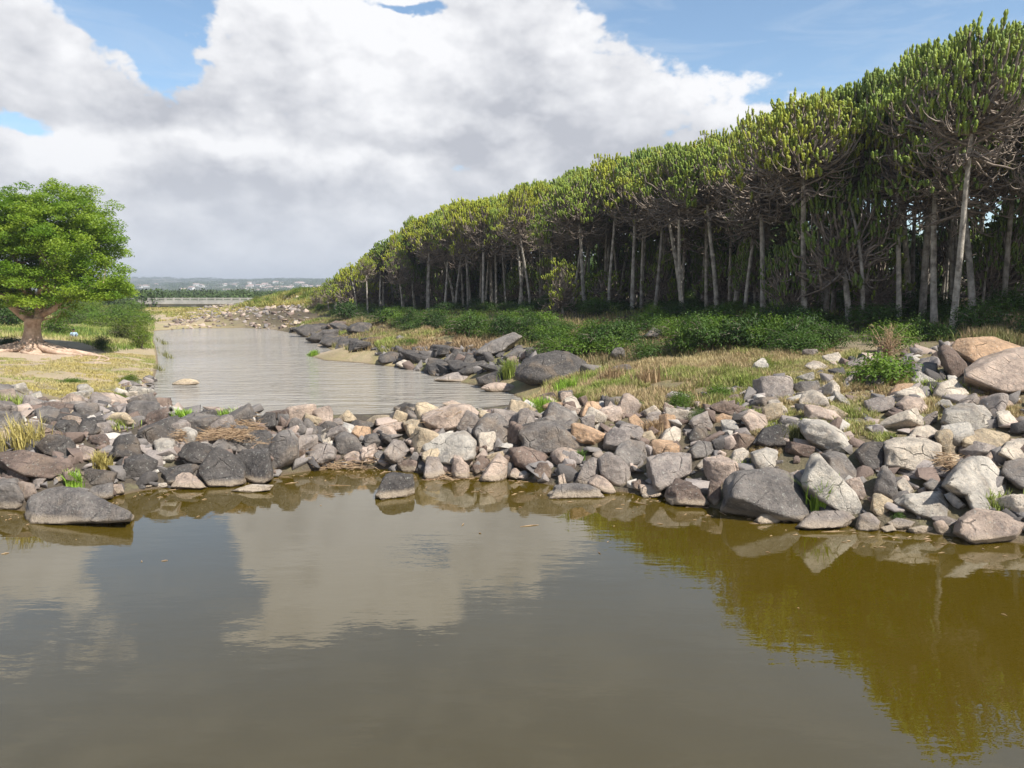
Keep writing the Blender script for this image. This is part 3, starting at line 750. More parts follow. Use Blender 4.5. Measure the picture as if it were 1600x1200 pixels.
("1508,592 1512,577 1535,562 1570,548 1600,543 1650,560 1650,602 1570,612 1530,607", 'P', 11, "biggest boulder of the right bank, brown and cream, cut by the right edge"),
("1551,598 1580,590 1620,592 1620,607 1580,614 1565,612", 'G', 15, "blue-grey layered ledge under the biggest boulder of the right bank"),
("1465,552 1473,539 1485,542 1515,567 1503,590 1488,592 1476,570", 'B', 13, "brown rock leaning against the large orange boulder"),
("1434,565 1462,554 1473,565 1455,570", 'G', 12, "flat grey slab above the grey-green boulder on the right bank"),
("1423,572 1440,564 1464,568 1462,586 1450,590 1428,582", 'G', 10, "grey-green boulder left of the leaning brown rock"),
("1464,587 1470,576 1482,588 1475,594", 'G', 10, "small grey stone in the shade of the leaning brown rock"),
("1457,614 1466,600 1491,592 1515,613 1500,627 1476,626", 'W', 18, "cream peaked rock with a brown left face below the leaning brown rock"),
("1424,594 1435,580 1465,597 1464,608 1440,606", 'L', 13, "pale grey rock left of the cream peaked one"),
("1383,619 1402,600 1430,599 1434,614 1410,622", 'O', 10, "reddish tan boulder below the leafy green bush on the right"),
("1400,632 1417,620 1440,623 1455,638 1443,647 1415,643", 'P', 11, "pale pinkish boulder with a dark notch below the reddish tan one"),
("1472,656 1477,638 1500,632 1522,632 1545,650 1556,658 1530,672 1500,674", 'L', 10, "big pitted grey-white boulder in the grass near the right edge"),
("1522,634 1537,634 1557,652 1548,660 1535,655", 'L', 9, "grey-white rock touching the right end of the big pitted boulder"),
("1398,652 1425,642 1455,657 1435,666 1412,662", 'L', 12, "low light slab left of the big pitted grey-white boulder"),
("1556,644 1575,641 1590,657 1578,667 1560,664", 'W', 12, "cream broken stone between grass clumps at the right edge"),
("1507,602 1514,592 1521,605 1518,614", 'T', 10, "small tan upright stone under the biggest boulder of the right bank"),
("1350,627 1370,621 1396,622 1399,638 1372,645 1354,642", 'M', 15, "dark-ended block lying across the grass in the middle of the right bank"),
("1285,556 1310,550 1319,564 1290,567", 'W', 11, "pale stone on the slope left of the leafy green bush"),
("1255,570 1275,562 1301,574 1285,580", 'W', 12, "pale flat stone on the slope under the shrubs"),
("1272,642 1300,633 1331,647 1315,652", 'T', 10, "long flat tan stone in yellow grass"),
("1352,668 1372,662 1388,672 1370,680", 'L', 11, "light speckled stone above the black crumbly block"),
("800,584 815,564 845,553 880,547 922,562 925,582 880,594 830,598", 'D', 7, "biggest dark smooth outcrop on the lake's right shore"),
("711,579 735,568 762,561 766,572 740,582 718,585", 'D', 7, "dark smooth slanting slab left of the biggest outcrop"),
("672,592 710,580 737,583 744,597 700,596", 'M', 7, "light grey slab sloping into the lake, right shore"),
("745,590 775,580 802,585 792,599 750,599", 'D', 8, "dark low rock over a black gap on the lake's right shore"),
("742,606 770,596 800,599 817,612 780,613", 'P', 6, "pinkish flat rock at the lake's inner corner"),
("587,558 610,549 625,552 620,564 595,565", 'D', 8, "dark low rock beyond the shallow spit"),
("622,558 640,547 660,546 667,558 640,562", 'D', 7, "dark long hump of rock by the tan grass slope"),
("699,564 710,545 721,547 723,562 710,568", 'D', 9, "dark upright boulder below the brown grass"),
("720,572 730,553 743,556 740,568", 'D', 8, "dark round boulder right of the dark upright one"),
("740,550 765,535 800,520 813,527 790,547 760,555", 'G', 9, "long grey ledge climbing the wooded slope"),
("616,568 632,561 652,572 630,575", 'W', 7, "pale flat rock at the lake edge below the dark hump"),
("826,592 840,581 857,592 848,599", 'G', 7, "small round grey boulder under the biggest dark outcrop"),
("785,557 805,545 831,543 826,558 800,562", 'G', 8, "grey rounded ledge above the biggest dark outcrop's left end"),
("457,514 480,507 506,510 500,524 475,525", 'D', 9, "farthest black rock slab on the lake's right shore"),
("478,527 505,516 531,514 529,528 500,534", 'D', 9, "black flat rock, second from the far end of the right shore"),
("500,535 525,527 546,525 541,538 515,540", 'D', 9, "black rounded rock just before the sandy spit"),
("540,514 560,503 581,505 579,519 555,520", 'D', 8, "dark rock at the foot of the far shrubs"),
("510,508 525,501 541,503 538,513 518,514", 'B', 9, "brownish rock above the farthest black rocks"),
("943,587 957,571 985,567 991,577 965,586", 'D', 7, "dark boulder half buried in tan grass"),
("1005,524 1020,512 1036,515 1034,529", 'G', 8, "grey boulder among the bushes at the forest's foot"),
("262,599 285,591 305,592 319,597 300,602 270,602", 'T', 6, "flat tan rock alone in the lake near the left bank"),
]
def in_view(x, y, z):
    d = np.array([x, y, z]) - CAM
    c_, s_ = math.cos(PITCH), math.sin(PITCH)
    f = d[1] * c_ - d[2] * s_; u = d[0] / f; v = (d[1] * s_ + d[2] * c_) / f
    return 800 + u * FPX, 600 - v * FPX, f
for i, s in enumerate(SPECS): outline_rock(s, i)

# smaller rocks that fill the causeway and banks
def base_rock(seed, sub=3):
    rg = np.random.default_rng(seed)
    n = rg.normal(size=(6, 3)); n /= np.linalg.norm(n, axis=1)[:, None]
    ext = np.array([1, rg.uniform(.6, .95), rg.uniform(.45, .85)])
    h = np.sqrt(((n * ext) ** 2).sum(1)) * rg.uniform(.62, .9, 6)
    n = np.vstack([n, [[1, 0, 0], [-1, 0, 0], [0, 1, 0], [0, -1, 0], [0, 0, 1], [0, 0, -1]]]); h = np.append(h, np.repeat(ext, 2) * .9)
    V, F = rock_surface(n, h, ext, sub, 150, seed, 1.0)
    return new_mesh("small_boulder", V, flat_tris=F, smooth=False, mats=[M_rock])
def handle(lbl):
    out = []
    for wd in lbl.split():
        if out and wd in ('with', 'in', 'at', 'on', 'lying', 'above', 'below', 'behind', 'beside', 'left', 'right', 'under', 'cut', 'near', 'leaning', 'touching', 'carrying', 'beyond', 'just', 'low', 'standing', 'sticking', 'of', 'against', 'reaching', 'over', 'by', 'alone', 'between', 'wedged', 'tilted', 'showing', 'pointing', 'to', 'from', 'half', 'among', 'belo', 'sliding', 'propped', 'across', 'climbing', 'barely', 'split', 'and', 'second', 'third', 'that', 'whose') and not (wd == 'half'): break
        out.append(wd)
    return ' '.join(out)
HAND = [(r[0], r[1], handle(s[3])) for r, s in zip(ROCKS, SPECS)]
HAND = [(a, b, h) for a, b, h in HAND if 3 <= len(h.split()) <= 6 and not h.startswith(('tiny', 'small'))]
USED = {}
BASES = [base_rock(500 + k, 4) for k in range(12)]
rg = np.random.default_rng(5)
AREAS = [  # pixel polygons (as hit points on the ground), count share, min/max size, tones, name
 ([(0, 625), (240, 640), (260, 720), (180, 770), (0, 790)], 24, .28, .62, "DGGMBP", "left part of the causeway"),
 ([(240, 655), (420, 660), (420, 745), (250, 745)], 14, .26, .58, "DDGGM", "stretch of the causeway under the dry reed heap"),
 ([(420, 655), (640, 655), (640, 725), (440, 730)], 16, .24, .54, "GMBPTD", "low middle of the causeway"),
 ([(640, 660), (860, 650), (860, 745), (650, 735)], 18, .24, .54, "GMPBTW", "causeway behind the block standing in the pool"),
 ([(850, 625), (1080, 645), (1080, 755), (870, 750)], 22, .24, .54, "MPGWBO", "causeway right of centre"),
 ([(1080, 650), (1300, 600), (1380, 800), (1130, 770)], 15, .24, .54, "WPMLGB", "foot of the right bank"),
 ([(1380, 600), (1600, 620), (1600, 820), (1400, 800)], 12, .24, .52, "WLPTGM", "right bank near the photo's right edge"),
 ([(1170, 560), (1400, 550), (1420, 630), (1150, 630)], 6, .22, .45, "WLPM", "upper right slope below the shrubs"),
 ([(0, 605), (130, 608), (235, 600), (235, 650), (0, 640)], 8, .2, .45, "WLGM", "edge of the left grass"),
 ([(560, 520), (820, 560), (1010, 510), (1000, 560), (820, 590), (600, 560)], 5, .3, .6, "DDG", "lake's right shore"),
]
def in_poly(poly, x, y):
    ins = False; n = len(poly)
    for i in range(n):
        a, b = poly[i], poly[(i + 1) % n]
        if (a[1] > y) != (b[1] > y) and x < (b[0] - a[0]) * (y - a[1]) / (b[1] - a[1]) + a[0]: ins = not ins
    return ins
TW = dict(D="dark grey", G="grey", M="mauve-grey", B="brown", P="pinkish", T="tan", O="orange", W="cream", L="pale grey", X="white")
for poly, cnt, s0, s1, tones, place in AREAS:
    xs_ = [p[0] for p in poly]; ys_ = [p[1] for p in poly]; k = tries = 0
    while k < cnt and tries < cnt * 25:
        tries += 1
        px, py = rg.uniform(min(xs_), max(xs_)), rg.uniform(min(ys_), max(ys_))
        if not in_poly(poly, px, py): continue
        G, dep = hit(px, py); s = rg.uniform(s0, s1)
        if any((G[0] - a) ** 2 + (G[1] - b) ** 2 < ((r * .75 + s * .6)) ** 2 for a, b, r in ROCKS): 
            if tries < cnt * 15 or any((G[0] - a) ** 2 + (G[1] - b) ** 2 < (r * .4 + s * .4) ** 2 for a, b, r in ROCKS): continue
        t = tones[rg.integers(len(tones))]
        o = link("stone", BASES[rg.integers(len(BASES))], loc=(G[0], G[1], gz(G[0], G[1]) + s * .22), color=np.array(TONE[t]) * rg.uniform(.85, 1.15))
        o.rotation_euler = (rg.uniform(-.5, .5), rg.uniform(-.5, .5), rg.uniform(0, 6.28)); o.scale = (s, s * rg.uniform(.8, 1.1), s * rg.uniform(.75, 1.2))
        hx_, hy_, hl = min(HAND, key=lambda q: (q[0] - G[0]) ** 2 + (q[1] - G[1]) ** 2); ax_, ay_ = G[0] - hx_, G[1] - hy_
        rel = ("right of" if ax_ > 0 else "left of") if abs(ax_) > abs(ay_) else ("behind" if ay_ > 0 else "in front of")
        size = "small" if s < .34 else "medium-sized"
        lab = f"{size} {TW[t]} stone {rel} the {hl}"
        if lab in USED: lab = f"{size} {TW[t]} stone next but one {rel} the {hl}" if lab + "2" not in USED else f"{size} {TW[t]} stone wedged in the {place}"
        if lab in USED: lab = f"{size} {TW[t]} stone wedged in the {place}"
        USED[lab] = 1
        tag(o, lab, "stone", f"small stones, {place}")
        ROCKS.append((G[0], G[1], s)); k += 1
print("rocks", len(ROCKS))

# low dark ledges lining the lake's right shore
edge = [plane(*p)[:2] for p in [(455, 519), (480, 527), (507, 538), (535, 548), (565, 562), (620, 571), (660, 577), (700, 590), (745, 600), (790, 608)]]
for k in range(34):
    i = k % 9; a, b = edge[i], edge[i + 1]; q = a + (b - a) * rg.random() + np.array([.87, .5]) * rg.uniform(-.1, 2.6 if k > 17 else 1.0)
    if any((q[0] - x) ** 2 + (q[1] - y) ** 2 < (r * .55 + .3) ** 2 for x, y, r in ROCKS): continue
    s = rg.uniform(.5, 1.1) * (1.3 if i < 4 else 1)
    o = link("rock_ledge", BASES[rg.integers(len(BASES))], loc=(q[0], q[1], max(gz(q[0], q[1]), -.05) + s * .07), color=np.array(TONE['D']) * rg.uniform(.6, 1.1))
    o.rotation_euler = (rg.uniform(-.15, .15), rg.uniform(-.25, .1), rg.uniform(-.6, .6) + 2.1); o.scale = (s * 1.35, s * rg.uniform(.7, 1), s * rg.uniform(.3, .5))
    hl = min(HAND, key=lambda h: (h[0] - q[0]) ** 2 + (h[1] - q[1]) ** 2)
    rel = "nearer than" if q[1] < hl[1] else "beyond"
    lab = f"low dark ledge on the lake's right shore, {rel} the {hl[2]}"
    tag(o, lab, "rock ledge", f"dark ledges {rel} the {hl[2]}"); ROCKS.append((q[0], q[1], s))
# pebbles and rubble between them: one mass
def scatter_rubble(name, poly_list, n, s0, s1, seed, tones='DGMPBGGMLBDB'):
    rg = np.random.default_rng(seed); shapes = []
    for k in range(30):
        ext = np.array([1, rg.uniform(.5, .95), rg.uniform(.35, .75)])
        q = rg.normal(size=(9, 3)); q /= np.linalg.norm(q, axis=1)[:, None]; q = np.sign(q) * np.abs(q) ** .45 * ext
        bm = bmesh.new(); [bm.verts.new(p) for p in q]; r_ = bmesh.ops.convex_hull(bm, input=bm.verts)
        bmesh.ops.delete(bm, geom=[v for v in bm.verts if not v.link_faces], context='VERTS')
        bmesh.ops.triangulate(bm, faces=bm.faces[:]); bm.verts.ensure_lookup_table()
        bmesh.ops.bevel(bm, geom=bm.edges[:], offset=.03, segments=1, affect='EDGES'); bmesh.ops.triangulate(bm, faces=bm.faces[:]); bm.verts.index_update()
        shapes.append((np.array([v.co[:] for v in bm.verts]), np.array([[v.index for v in f.verts] for f in bm.faces]))); bm.free()
    Vs, Fs, T, m = [], [], [], 0
    pal = np.array([TONE[c] for c in tones])
    for poly, share in poly_list:
        poly = np.array(poly); lo, hi = poly.min(0), poly.max(0); cntr = int(n * share); X = []
        while len(X) < cntr:
            c = rg.uniform(lo, hi, (cntr * 2, 2))
            X += [p for p in c if in_poly(poly, *p)]
        X = np.array(X[:cntr]); zz = ground(X[:, 0], X[:, 1])
        keep = zz > .0; X = X[keep]; zz = zz[keep]
        for p, z_ in zip(X, zz):
            s = s0 + (s1 - s0) * rg.random() ** 2.2; a = rg.uniform(0, 6.28); ca, sa = math.cos(a), math.sin(a)
            V, F0 = shapes[rg.integers(30)]; V = V * s; V = V @ np.array(Euler((rg.uniform(-.5, .5), rg.uniform(-.5, .5), 0)).to_matrix()).T
            V = np.stack([V[:, 0] * ca - V[:, 1] * sa, V[:, 0] * sa + V[:, 1] * ca, V[:, 2]], 1) + [p[0], p[1], z_ + s * .15]
            Vs.append(V); Fs.append(F0 + m); m += len(V)
            T.append(np.tile(pal[rg.integers(len(pal))] * rg.uniform(.8, 1.15), (len(V), 1)))
    me = new_mesh(name, np.concatenate(Vs), flat_tris=np.concatenate(Fs), smooth=False, mats=[M_rubble], attrs={'tone': np.concatenate(T)})
    return tag(link(name, me), kind='stuff')
M_rubble, t_, b_ = material("rubble")
a_ = t_.node('ShaderNodeAttribute', attribute_name='tone'); gq = t_.node('ShaderNodeNewGeometry')
nq = t_.noise(gq.outputs['Position'], 22, 5, .7)
t_.put(b_.inputs['Base Color'], t_.mix(nq, t_.mix(1.0, a_.outputs['Color'], (.5, .48, .46), 'MULTIPLY'), t_.mix(1.0, a_.outputs['Color'], (1.25, 1.2, 1.15), 'MULTIPLY')))
t_.put(b_.inputs['Normal'], t_.bump(nq, .9, .03))
def gp(lst): return [tuple(hit(*p)[0][:2]) for p in lst]
scatter_rubble("rubble", [([(-24, 13.2), (-24, 24), (-16, 26), (-14, 16)], .12),
                          (gp([(-60, 640), (250, 640), (420, 662), (640, 662), (860, 640), (900, 750), (600, 735), (430, 745), (150, 785), (-60, 800)]), .55),
                          (gp([(860, 640), (1150, 600), (1500, 540), (1700, 560), (1700, 860), (1500, 838), (1270, 812), (1040, 775), (900, 755)]), .27),
                          (gp([(190, 600), (243, 590), (238, 650), (180, 650)]), .05)], 3600, .06, .32, 21)
far_poly = [tuple(plane(*p, z=.4)[:2]) for p in [(245, 512), (330, 487), (500, 487), (470, 519), (400, 514)]]
scatter_rubble("far_rubble", [(far_poly, 1.0)], 1500, .10, .45, 31, "PMTGBGMPB")
slope_poly = gp([(570, 545), (700, 548), (800, 540), (880, 550), (930, 585), (830, 592), (700, 590), (600, 562)])
scatter_rubble("shore_rubble", [(slope_poly, 1.0)], 300, .1, .5, 41, 'DDDGDBG')
# ------------------------------------------------------------------ candelabra trees
def curve3(p0, p1, p2, p3, k=9):
    t = np.linspace(0, 1, k)[:, None]
    return (1 - t) ** 3 * p0 + 3 * (1 - t) ** 2 * t * p1 + 3 * (1 - t) * t ** 2 * p2 + t ** 3 * p3
def finger(mb, base, L, r, rg, lean):
    """an upright four-ribbed succulent stem pinched at its joints"""
    k = 8; t = np.linspace(0, 1, k)
    d = np.array([lean[0], lean[1], 1.0]); d /= np.linalg.norm(d)
    side = np.array([lean[0], lean[1], 0]) * .35 * L
    pts = base + d[None] * (t * L)[:, None] + side[None] * (t * (1 - t))[:, None] * 1.5
    rad = r * np.array([.55, 1.0, .62, 1.08, .62, 1.05, .8, .15]) * rg.uniform(.85, 1.15)
    mb.tube(pts, rad, 4, a=np.clip(.55 - t * 1.9, 0, 1), cap=False, twist=rg.uniform(0, 1.57))
def euphorbia(seed, H=10.0, R0=2.1, base=.695, ncl=165, nbare=62, fl=(.30, .62), depth=1.2, bend=.3, sparse=0.0, trunks=1, thick=.13, fr=.065):
    rg = np.random.default_rng(seed)
    tr, br, cr = MB(), MB(), MB()
    top = np.array([rg.normal() * bend, rg.normal() * bend, H * .80])
    b0 = np.array([0, 0, -.4])
    axis = curve3(b0, np.array([rg.normal() * bend * .3, rg.normal() * bend * .3, H * .3]), np.array([top[0] * 1.3, top[1] * 1.3, H * .55]), top, 12)
    zt = np.linspace(0, 1, 12)
    tr.tube(axis, thick * (1.05 - .5 * zt) + .35 * thick * np.exp(-zt * 16), 10)
    for k in range(trunks - 1):
        a = rg.uniform(0, 6.28); off = np.array([math.cos(a), math.sin(a), 0]) * rg.uniform(.4, .9)
        ax2 = curve3(b0 + off, b0 + off * 1.5 + [0, 0, H * .25], np.array([off[0] * 1.4, off[1] * 1.4, H * .5]), top + off * .8, 10)
        tr.tube(ax2, thick * .7 * (1.1 - .6 * np.linspace(0, 1, 10)), 8)
    def ax_at(z):
        i = np.interp(z, axis[:, 2], np.arange(12)); j = int(min(i, 10)); f = i - j
        return axis[j] * (1 - f) + axis[j + 1] * f
    # dome of branch ends
    lob = rg.uniform(0, 6.28, 4)
    for k in range(ncl):
        u = math.sqrt((k + .5) / ncl) if rg.random() > .2 else rg.random() ** .5
        a = k * 2.39996 + rg.normal() * .2
        if math.sin(2 * a + lob[2]) > .55 and rg.random() < .45: continue
        rr = R0 * u * (1 + .20 * math.sin(2 * a + lob[0]) + .13 * math.sin(5 * a + lob[1])) * rg.uniform(.9, 1.1)
        L = rg.uniform(*fl) * (1.0 - .25 * u)
        ztop = H * (1 - (1 - base) * .72 * u ** 2.3) + rg.normal() * .16 + .32 * math.sin(2 * a + lob[3]) * u + .2 * math.sin(5 * u + lob[1])
        low = rg.random() < .30 * depth
        if low: ztop -= rg.uniform(.3, 1.7) * (H * (1 - base) / 3.4)
        e = np.array([math.cos(a) * rr + top[0], math.sin(a) * rr + top[1], ztop - L])
        s = ax_at(max(H * (base - .10), min(top[2] - .02, H * (base + .16 - .22 * u) + rg.normal() * .2)))
        out_ = e - s; hlen = math.hypot(out_[0], out_[1])
        c1 = s + np.array([out_[0] * .55, out_[1] * .55, out_[2] * .12 - .15 * hlen * rg.random()])
        c2 = np.array([e[0] + rg.normal() * .08, e[1] + rg.normal() * .08, e[2] - .45 * max(out_[2], .4)])
        pts = curve3(s, c1, c2, e, 8); pts[1:-1] += rg.normal(size=(6, 3)) * .07
        br.tube(pts, np.linspace(.050, .030, 8), 5, cap=False)
        nf = rg.integers(4, 8) if rg.random() > sparse else rg.integers(1, 3)
        for f in range(nf):
            aa = rg.uniform(0, 6.28); ro = 0 if f == 0 else rg.uniform(.09, .30)
            lean = np.array([math.cos(aa), math.sin(aa)]) * rg.uniform(0, .55)
            fb = e + [math.cos(aa) * ro, math.sin(aa) * ro, -rg.uniform(0, .3) if f else 0]
            finger(cr, fb, L * rg.uniform(.55, 1.15), fr * rg.uniform(.8, 1.2), rg, lean)
        # side shoots on the way up
        if rg.random() < .45 * (1 - sparse):
            q = pts[rg.integers(4, 7)]; finger(cr, q, L * rg.uniform(.4, .8), fr * .9, rg, rg.normal(size=2) * .3)
    # bare, grey, drooping old branches under the crown
    for k in range(nbare):
        a = rg.uniform(0, 6.28); s = ax_at(H * (base - rg.uniform(-.06, .15) * (1 if H > 6 else .8))); ln = R0 * rg.uniform(.45, 1.0)
        dv = np.array([math.cos(a), math.sin(a), 0])
        e = s + dv * ln + [0, 0, rg.uniform(-.5, .7)]
        pts = curve3(s, s + dv * ln * .5 + [0, 0, -rg.uniform(0, .5)], e + [0, 0, -rg.uniform(.2, .8)], e, 7) + rg.normal(size=(7, 3)) * .035
        br.tube(pts, np.linspace(.052, .016, 7), 4, cap=False)
        for _ in range(3):
            q = pts[rg.integers(2, 6)]; d2 = dv * rg.uniform(.2, .5) + np.array([rg.normal() * .25, rg.normal() * .25, rg.uniform(-.3, .6)])
            br.tube(curve3(q, q + d2 * .5 + [0, 0, -.15], q + d2 * .9, q + d2 + [0, 0, .15], 5), np.linspace(.028, .01, 5), 3, cap=False)
    return (tr.mesh("trunk", M_bark), br.mesh("branches", M_twig), cr.mesh("crown", M_stem))
VAR = dict(
 A=(euphorbia(1), 10, 2.1), B=(euphorbia(2, bend=.5, R0=2.2, ncl=175), 10, 2.2), D=(euphorbia(11, bend=.85, R0=2.3, ncl=120, base=.71, nbare=60), 10, 2.3), E=(euphorbia(12, bend=.5, R0=1.8, ncl=110, base=.58, depth=2.4, nbare=40), 10, 1.8),
 C=(euphorbia(3, nbare=75, base=.70, depth=1.5), 10, 2.1),
 S=(euphorbia(4, nbare=110, ncl=95, sparse=.6, base=.62), 10, 2.1),
 T=(euphorbia(5, H=10, R0=1.7, ncl=70, thick=.12, base=.72, nbare=14, sparse=.3), 10, 1.7),
 K=(euphorbia(6, H=5, R0=1.9, base=.42, ncl=95, nbare=30, fl=(.28, .55), trunks=2, thick=.13, bend=.25), 5, 1.9),
 J=(euphorbia(7, H=4, R0=1.6, base=.3, ncl=75, nbare=34, fl=(.22, .45), thick=.10, bend=.2, sparse=.25), 4, 1.6))
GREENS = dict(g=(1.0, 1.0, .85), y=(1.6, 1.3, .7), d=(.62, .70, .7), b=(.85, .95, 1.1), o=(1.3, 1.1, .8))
def plant_euph(x, y, H, hw, var, tone, label, group, rz=None, tilt=(0, 0), bark=1.0):
    (mt, mb_, mc), H0, R0 = VAR[var]
    root = bpy.data.objects.new("candelabra_tree", None); C.objects.link(root)
    root.location = (x, y, gz(x, y) - .05)
    s = H / H0; sx = hw / R0
    root.scale = (sx, sx, s)
    root.rotation_euler = (tilt[0], tilt[1], (rg.uniform(0, 6.28) if rz is None else rz))
    if tilt == 0: tilt = (0, 0)
    tag(root, label, "tree", group)
    a = link("trunk", mt, root, color=(bark, bark, bark)); link("branches", mb_, root)
    link("crown", mc, root, color=np.array(GREENS[tone]) * rg.uniform(.88, 1.12))
    return root
rg = np.random.default_rng(77)
TREES = []
GF = "candelabra trees of the forest on the right bank"
def front(pxb, pyb, pxt, pyt, hwpx, var, tone, label, bark=1.0):
    P, dep = hit(pxb, pyb)
    T = at(pxt, pyt, dep)
    gz_ = gz(P[0], P[1])
    H = T[2] - gz_
    dx = (T[0] - P[0])
    tilt = math.atan2(dx, H)
    hw = hwpx / FPX * dep
    r = plant_euph(P[0], P[1], H / max(math.cos(tilt), .9), hw, var, tone, label, GF, tilt=(0, 0), bark=bark)
    # lean: rotate about the view's horizontal axis in world space
    rz = r.rotation_euler.z
    r.rotation_mode = 'QUATERNION'
    r.rotation_quaternion = (Matrix.Rotation(tilt, 3, 'Y') @ Matrix.Rotation(rz, 3, 'Z')).to_quaternion()
    TREES.append((P[0], P[1], hw))
FT = [
 (1488, 517, 1512, 52, 78, 'C', 'g', "tallest pale-trunked tree, in front at the right, bleached bare branches under its crown", 1.25),
 (1548, 470, 1556, 44, 66, 'B', 'g', "straight grey-trunked tree just right of the tallest pale trunk", 1.0),
 (1527, 468, 1530, 60, 60, 'A', 'g', "slim trunk standing between the tallest pale trunk and the straight grey one", .8),
 (1584, 462, 1592, 50, 66, 'C', 'b', "tree at the right edge whose trunk tapers beside a gap of sky", .8),
 (1420, 492, 1396, 96, 76, 'C', 'g', "tree with a pale trunk that leans left as it rises, left of the tallest one", 1.2),
 (1452, 470, 1440, 82, 66, 'B', 'g', "reddish-lit trunk between the leaning pale trunk and the tallest one", .9),
 (1328, 508, 1312, 258, 72, 'K', 'd', "shorter tree with a low dull-green crown in front of the tall row", .9),
 (1257, 503, 1226, 158, 74, 'C', 'o', "tall tree with a speckled trunk leaning left behind the shorter low crown", 1.0),
 (1192, 492, 1178, 182, 72, 'S', 'o', "tree with a thick vine-wrapped trunk and a tangle of bare twigs, many tips dead", .8),
 (1290, 492, 1296, 136, 66, 'A', 'g', "tall tree rising right behind the shorter low-crowned one", .7),
 (1352, 496, 1352, 116, 62, 'A', 'd', "dark-crowned tall tree between the low crown and the leaning pale trunk", .7),
 (1112, 480, 1078, 222, 66, 'B', 'y', "tree with a thin pale trunk bent sharply to the left, middle of the forest edge", 1.3),
 (1066, 488, 1034, 236, 62, 'A', 'o', "tree with a grey trunk slanting left beside the thin bent one", 1.1),
 (1142, 486, 1130, 205, 60, 'C', 'g', "dense-crowned tree left of the vine-wrapped one", .7),
 (992, 478, 985, 244, 62, 'B', 'y', "bright yellow-green crown in the middle of the skyline", .8),
 (938, 470, 925, 296, 52, 'S', 'y', "yellowish crown over a skirt of pinkish dead branches", .9),
 (880, 492, 874, 405, 30, 'J', 'o', "nearly bare thin tree standing forward of the forest at its middle", .9),
 (950, 484, 930, 424, 40, 'J', 'g', "small knee-branched tree low in front of the dark forest interior", 1.2),
 (905, 474, 896, 262, 58, 'A', 'g', "rounded green crown left of the bright yellow-green one", .7),
 (850, 474, 842, 284, 56, 'B', 'g', "domed crown where the skyline starts to drop to the left", .7),
 (815, 470, 806, 296, 46, 'C', 'o', "tree with creepers hanging from its crown like curtains", .8),
 (772, 474, 742, 312, 52, 'B', 'y', "tree with a white trunk leaning left, first of the pale leaning pair", 1.4),
 (748, 472, 700, 318, 50, 'B', 'y', "tree whose slim pale trunk leans left, second of the pale leaning pair", 1.35),
 (722, 478, 664, 334, 46, 'A', 'y', "leftmost high umbrella crown, bright green, overhanging lower trees", .9),
 (650, 486, 642, 402, 32, 'K', 'd', "short dull tree with several whitish trunks below the overhanging crown", 1.3),  # dull crown tint stands in for the forest's shade
 (690, 484, 695, 396, 26, 'J', 'd', "low dark tree right of the whitish-trunked short one", .9),  # shade of the taller trees put into the crown tint
 (632, 486, 620, 366, 34, 'A', 'd', "dark blue-green crown under the leftmost umbrella crown", .7),
 (594, 488, 589, 386, 24, 'T', 'o', "slender tree with a bright straight trunk near the forest's left end", 1.5),
 (575, 492, 572, 398, 18, 'T', 'o', "thinnest pale-trunked tree, left neighbour of the slender bright trunk", 1.4),
 (556, 490, 548, 416, 28, 'K', 'y', "yellow-green bushy tree at the forest's left end", .9),
 (524, 486, 520, 432, 26, 'K', 'g', "low rounded tree second from the forest's left end", .9),
 (497, 484, 495, 450, 16, 'J', 'o', "tiny candelabra tree alone on the grassy hill at the far left end", 1.0),
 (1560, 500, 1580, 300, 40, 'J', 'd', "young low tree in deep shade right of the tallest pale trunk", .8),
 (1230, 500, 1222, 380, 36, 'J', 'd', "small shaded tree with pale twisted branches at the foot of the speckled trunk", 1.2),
]
HANDLE = []
for f in FT:
    front(*f); HANDLE.append((TREES[-1][0], TREES[-1][1], handle(f[7])))
HANDLE = [h for h in HANDLE if 3 <= len(h[2].split()) <= 7]
TUSED = set()
TOP = np.array([(440, 470), (480, 455), (520, 436), (545, 428), (590, 392), (626, 374), (640, 340), (700, 322), (760, 316), (830, 290), (900, 266), (960, 244), (1040, 228), (1120, 208), (1160, 182),
                (1230, 164), (1300, 134), (1350, 116), (1400, 96), (1460, 76), (1540, 58), (1600, 58), (1700, 40), (2000, -60), (2600, -200)])
FRONT = np.array([(26, 14), (21, 21), (16.5, 28), (13.3, 34), (9.5, 42), (4.2, 50), (-1.0, 60), (-11.5, 75), (-20, 92), (-24, 102)])
seg = np.hypot(*np.diff(FRONT, axis=0).T); cum = np.concatenate([[0], np.cumsum(seg)])
def fl_at(t):
    return np.array([np.interp(t, cum, FRONT[:, 0]), np.interp(t, cum, FRONT[:, 1])])
WORDS = ["dense", "ragged", "round", "flat-topped", "thin"]
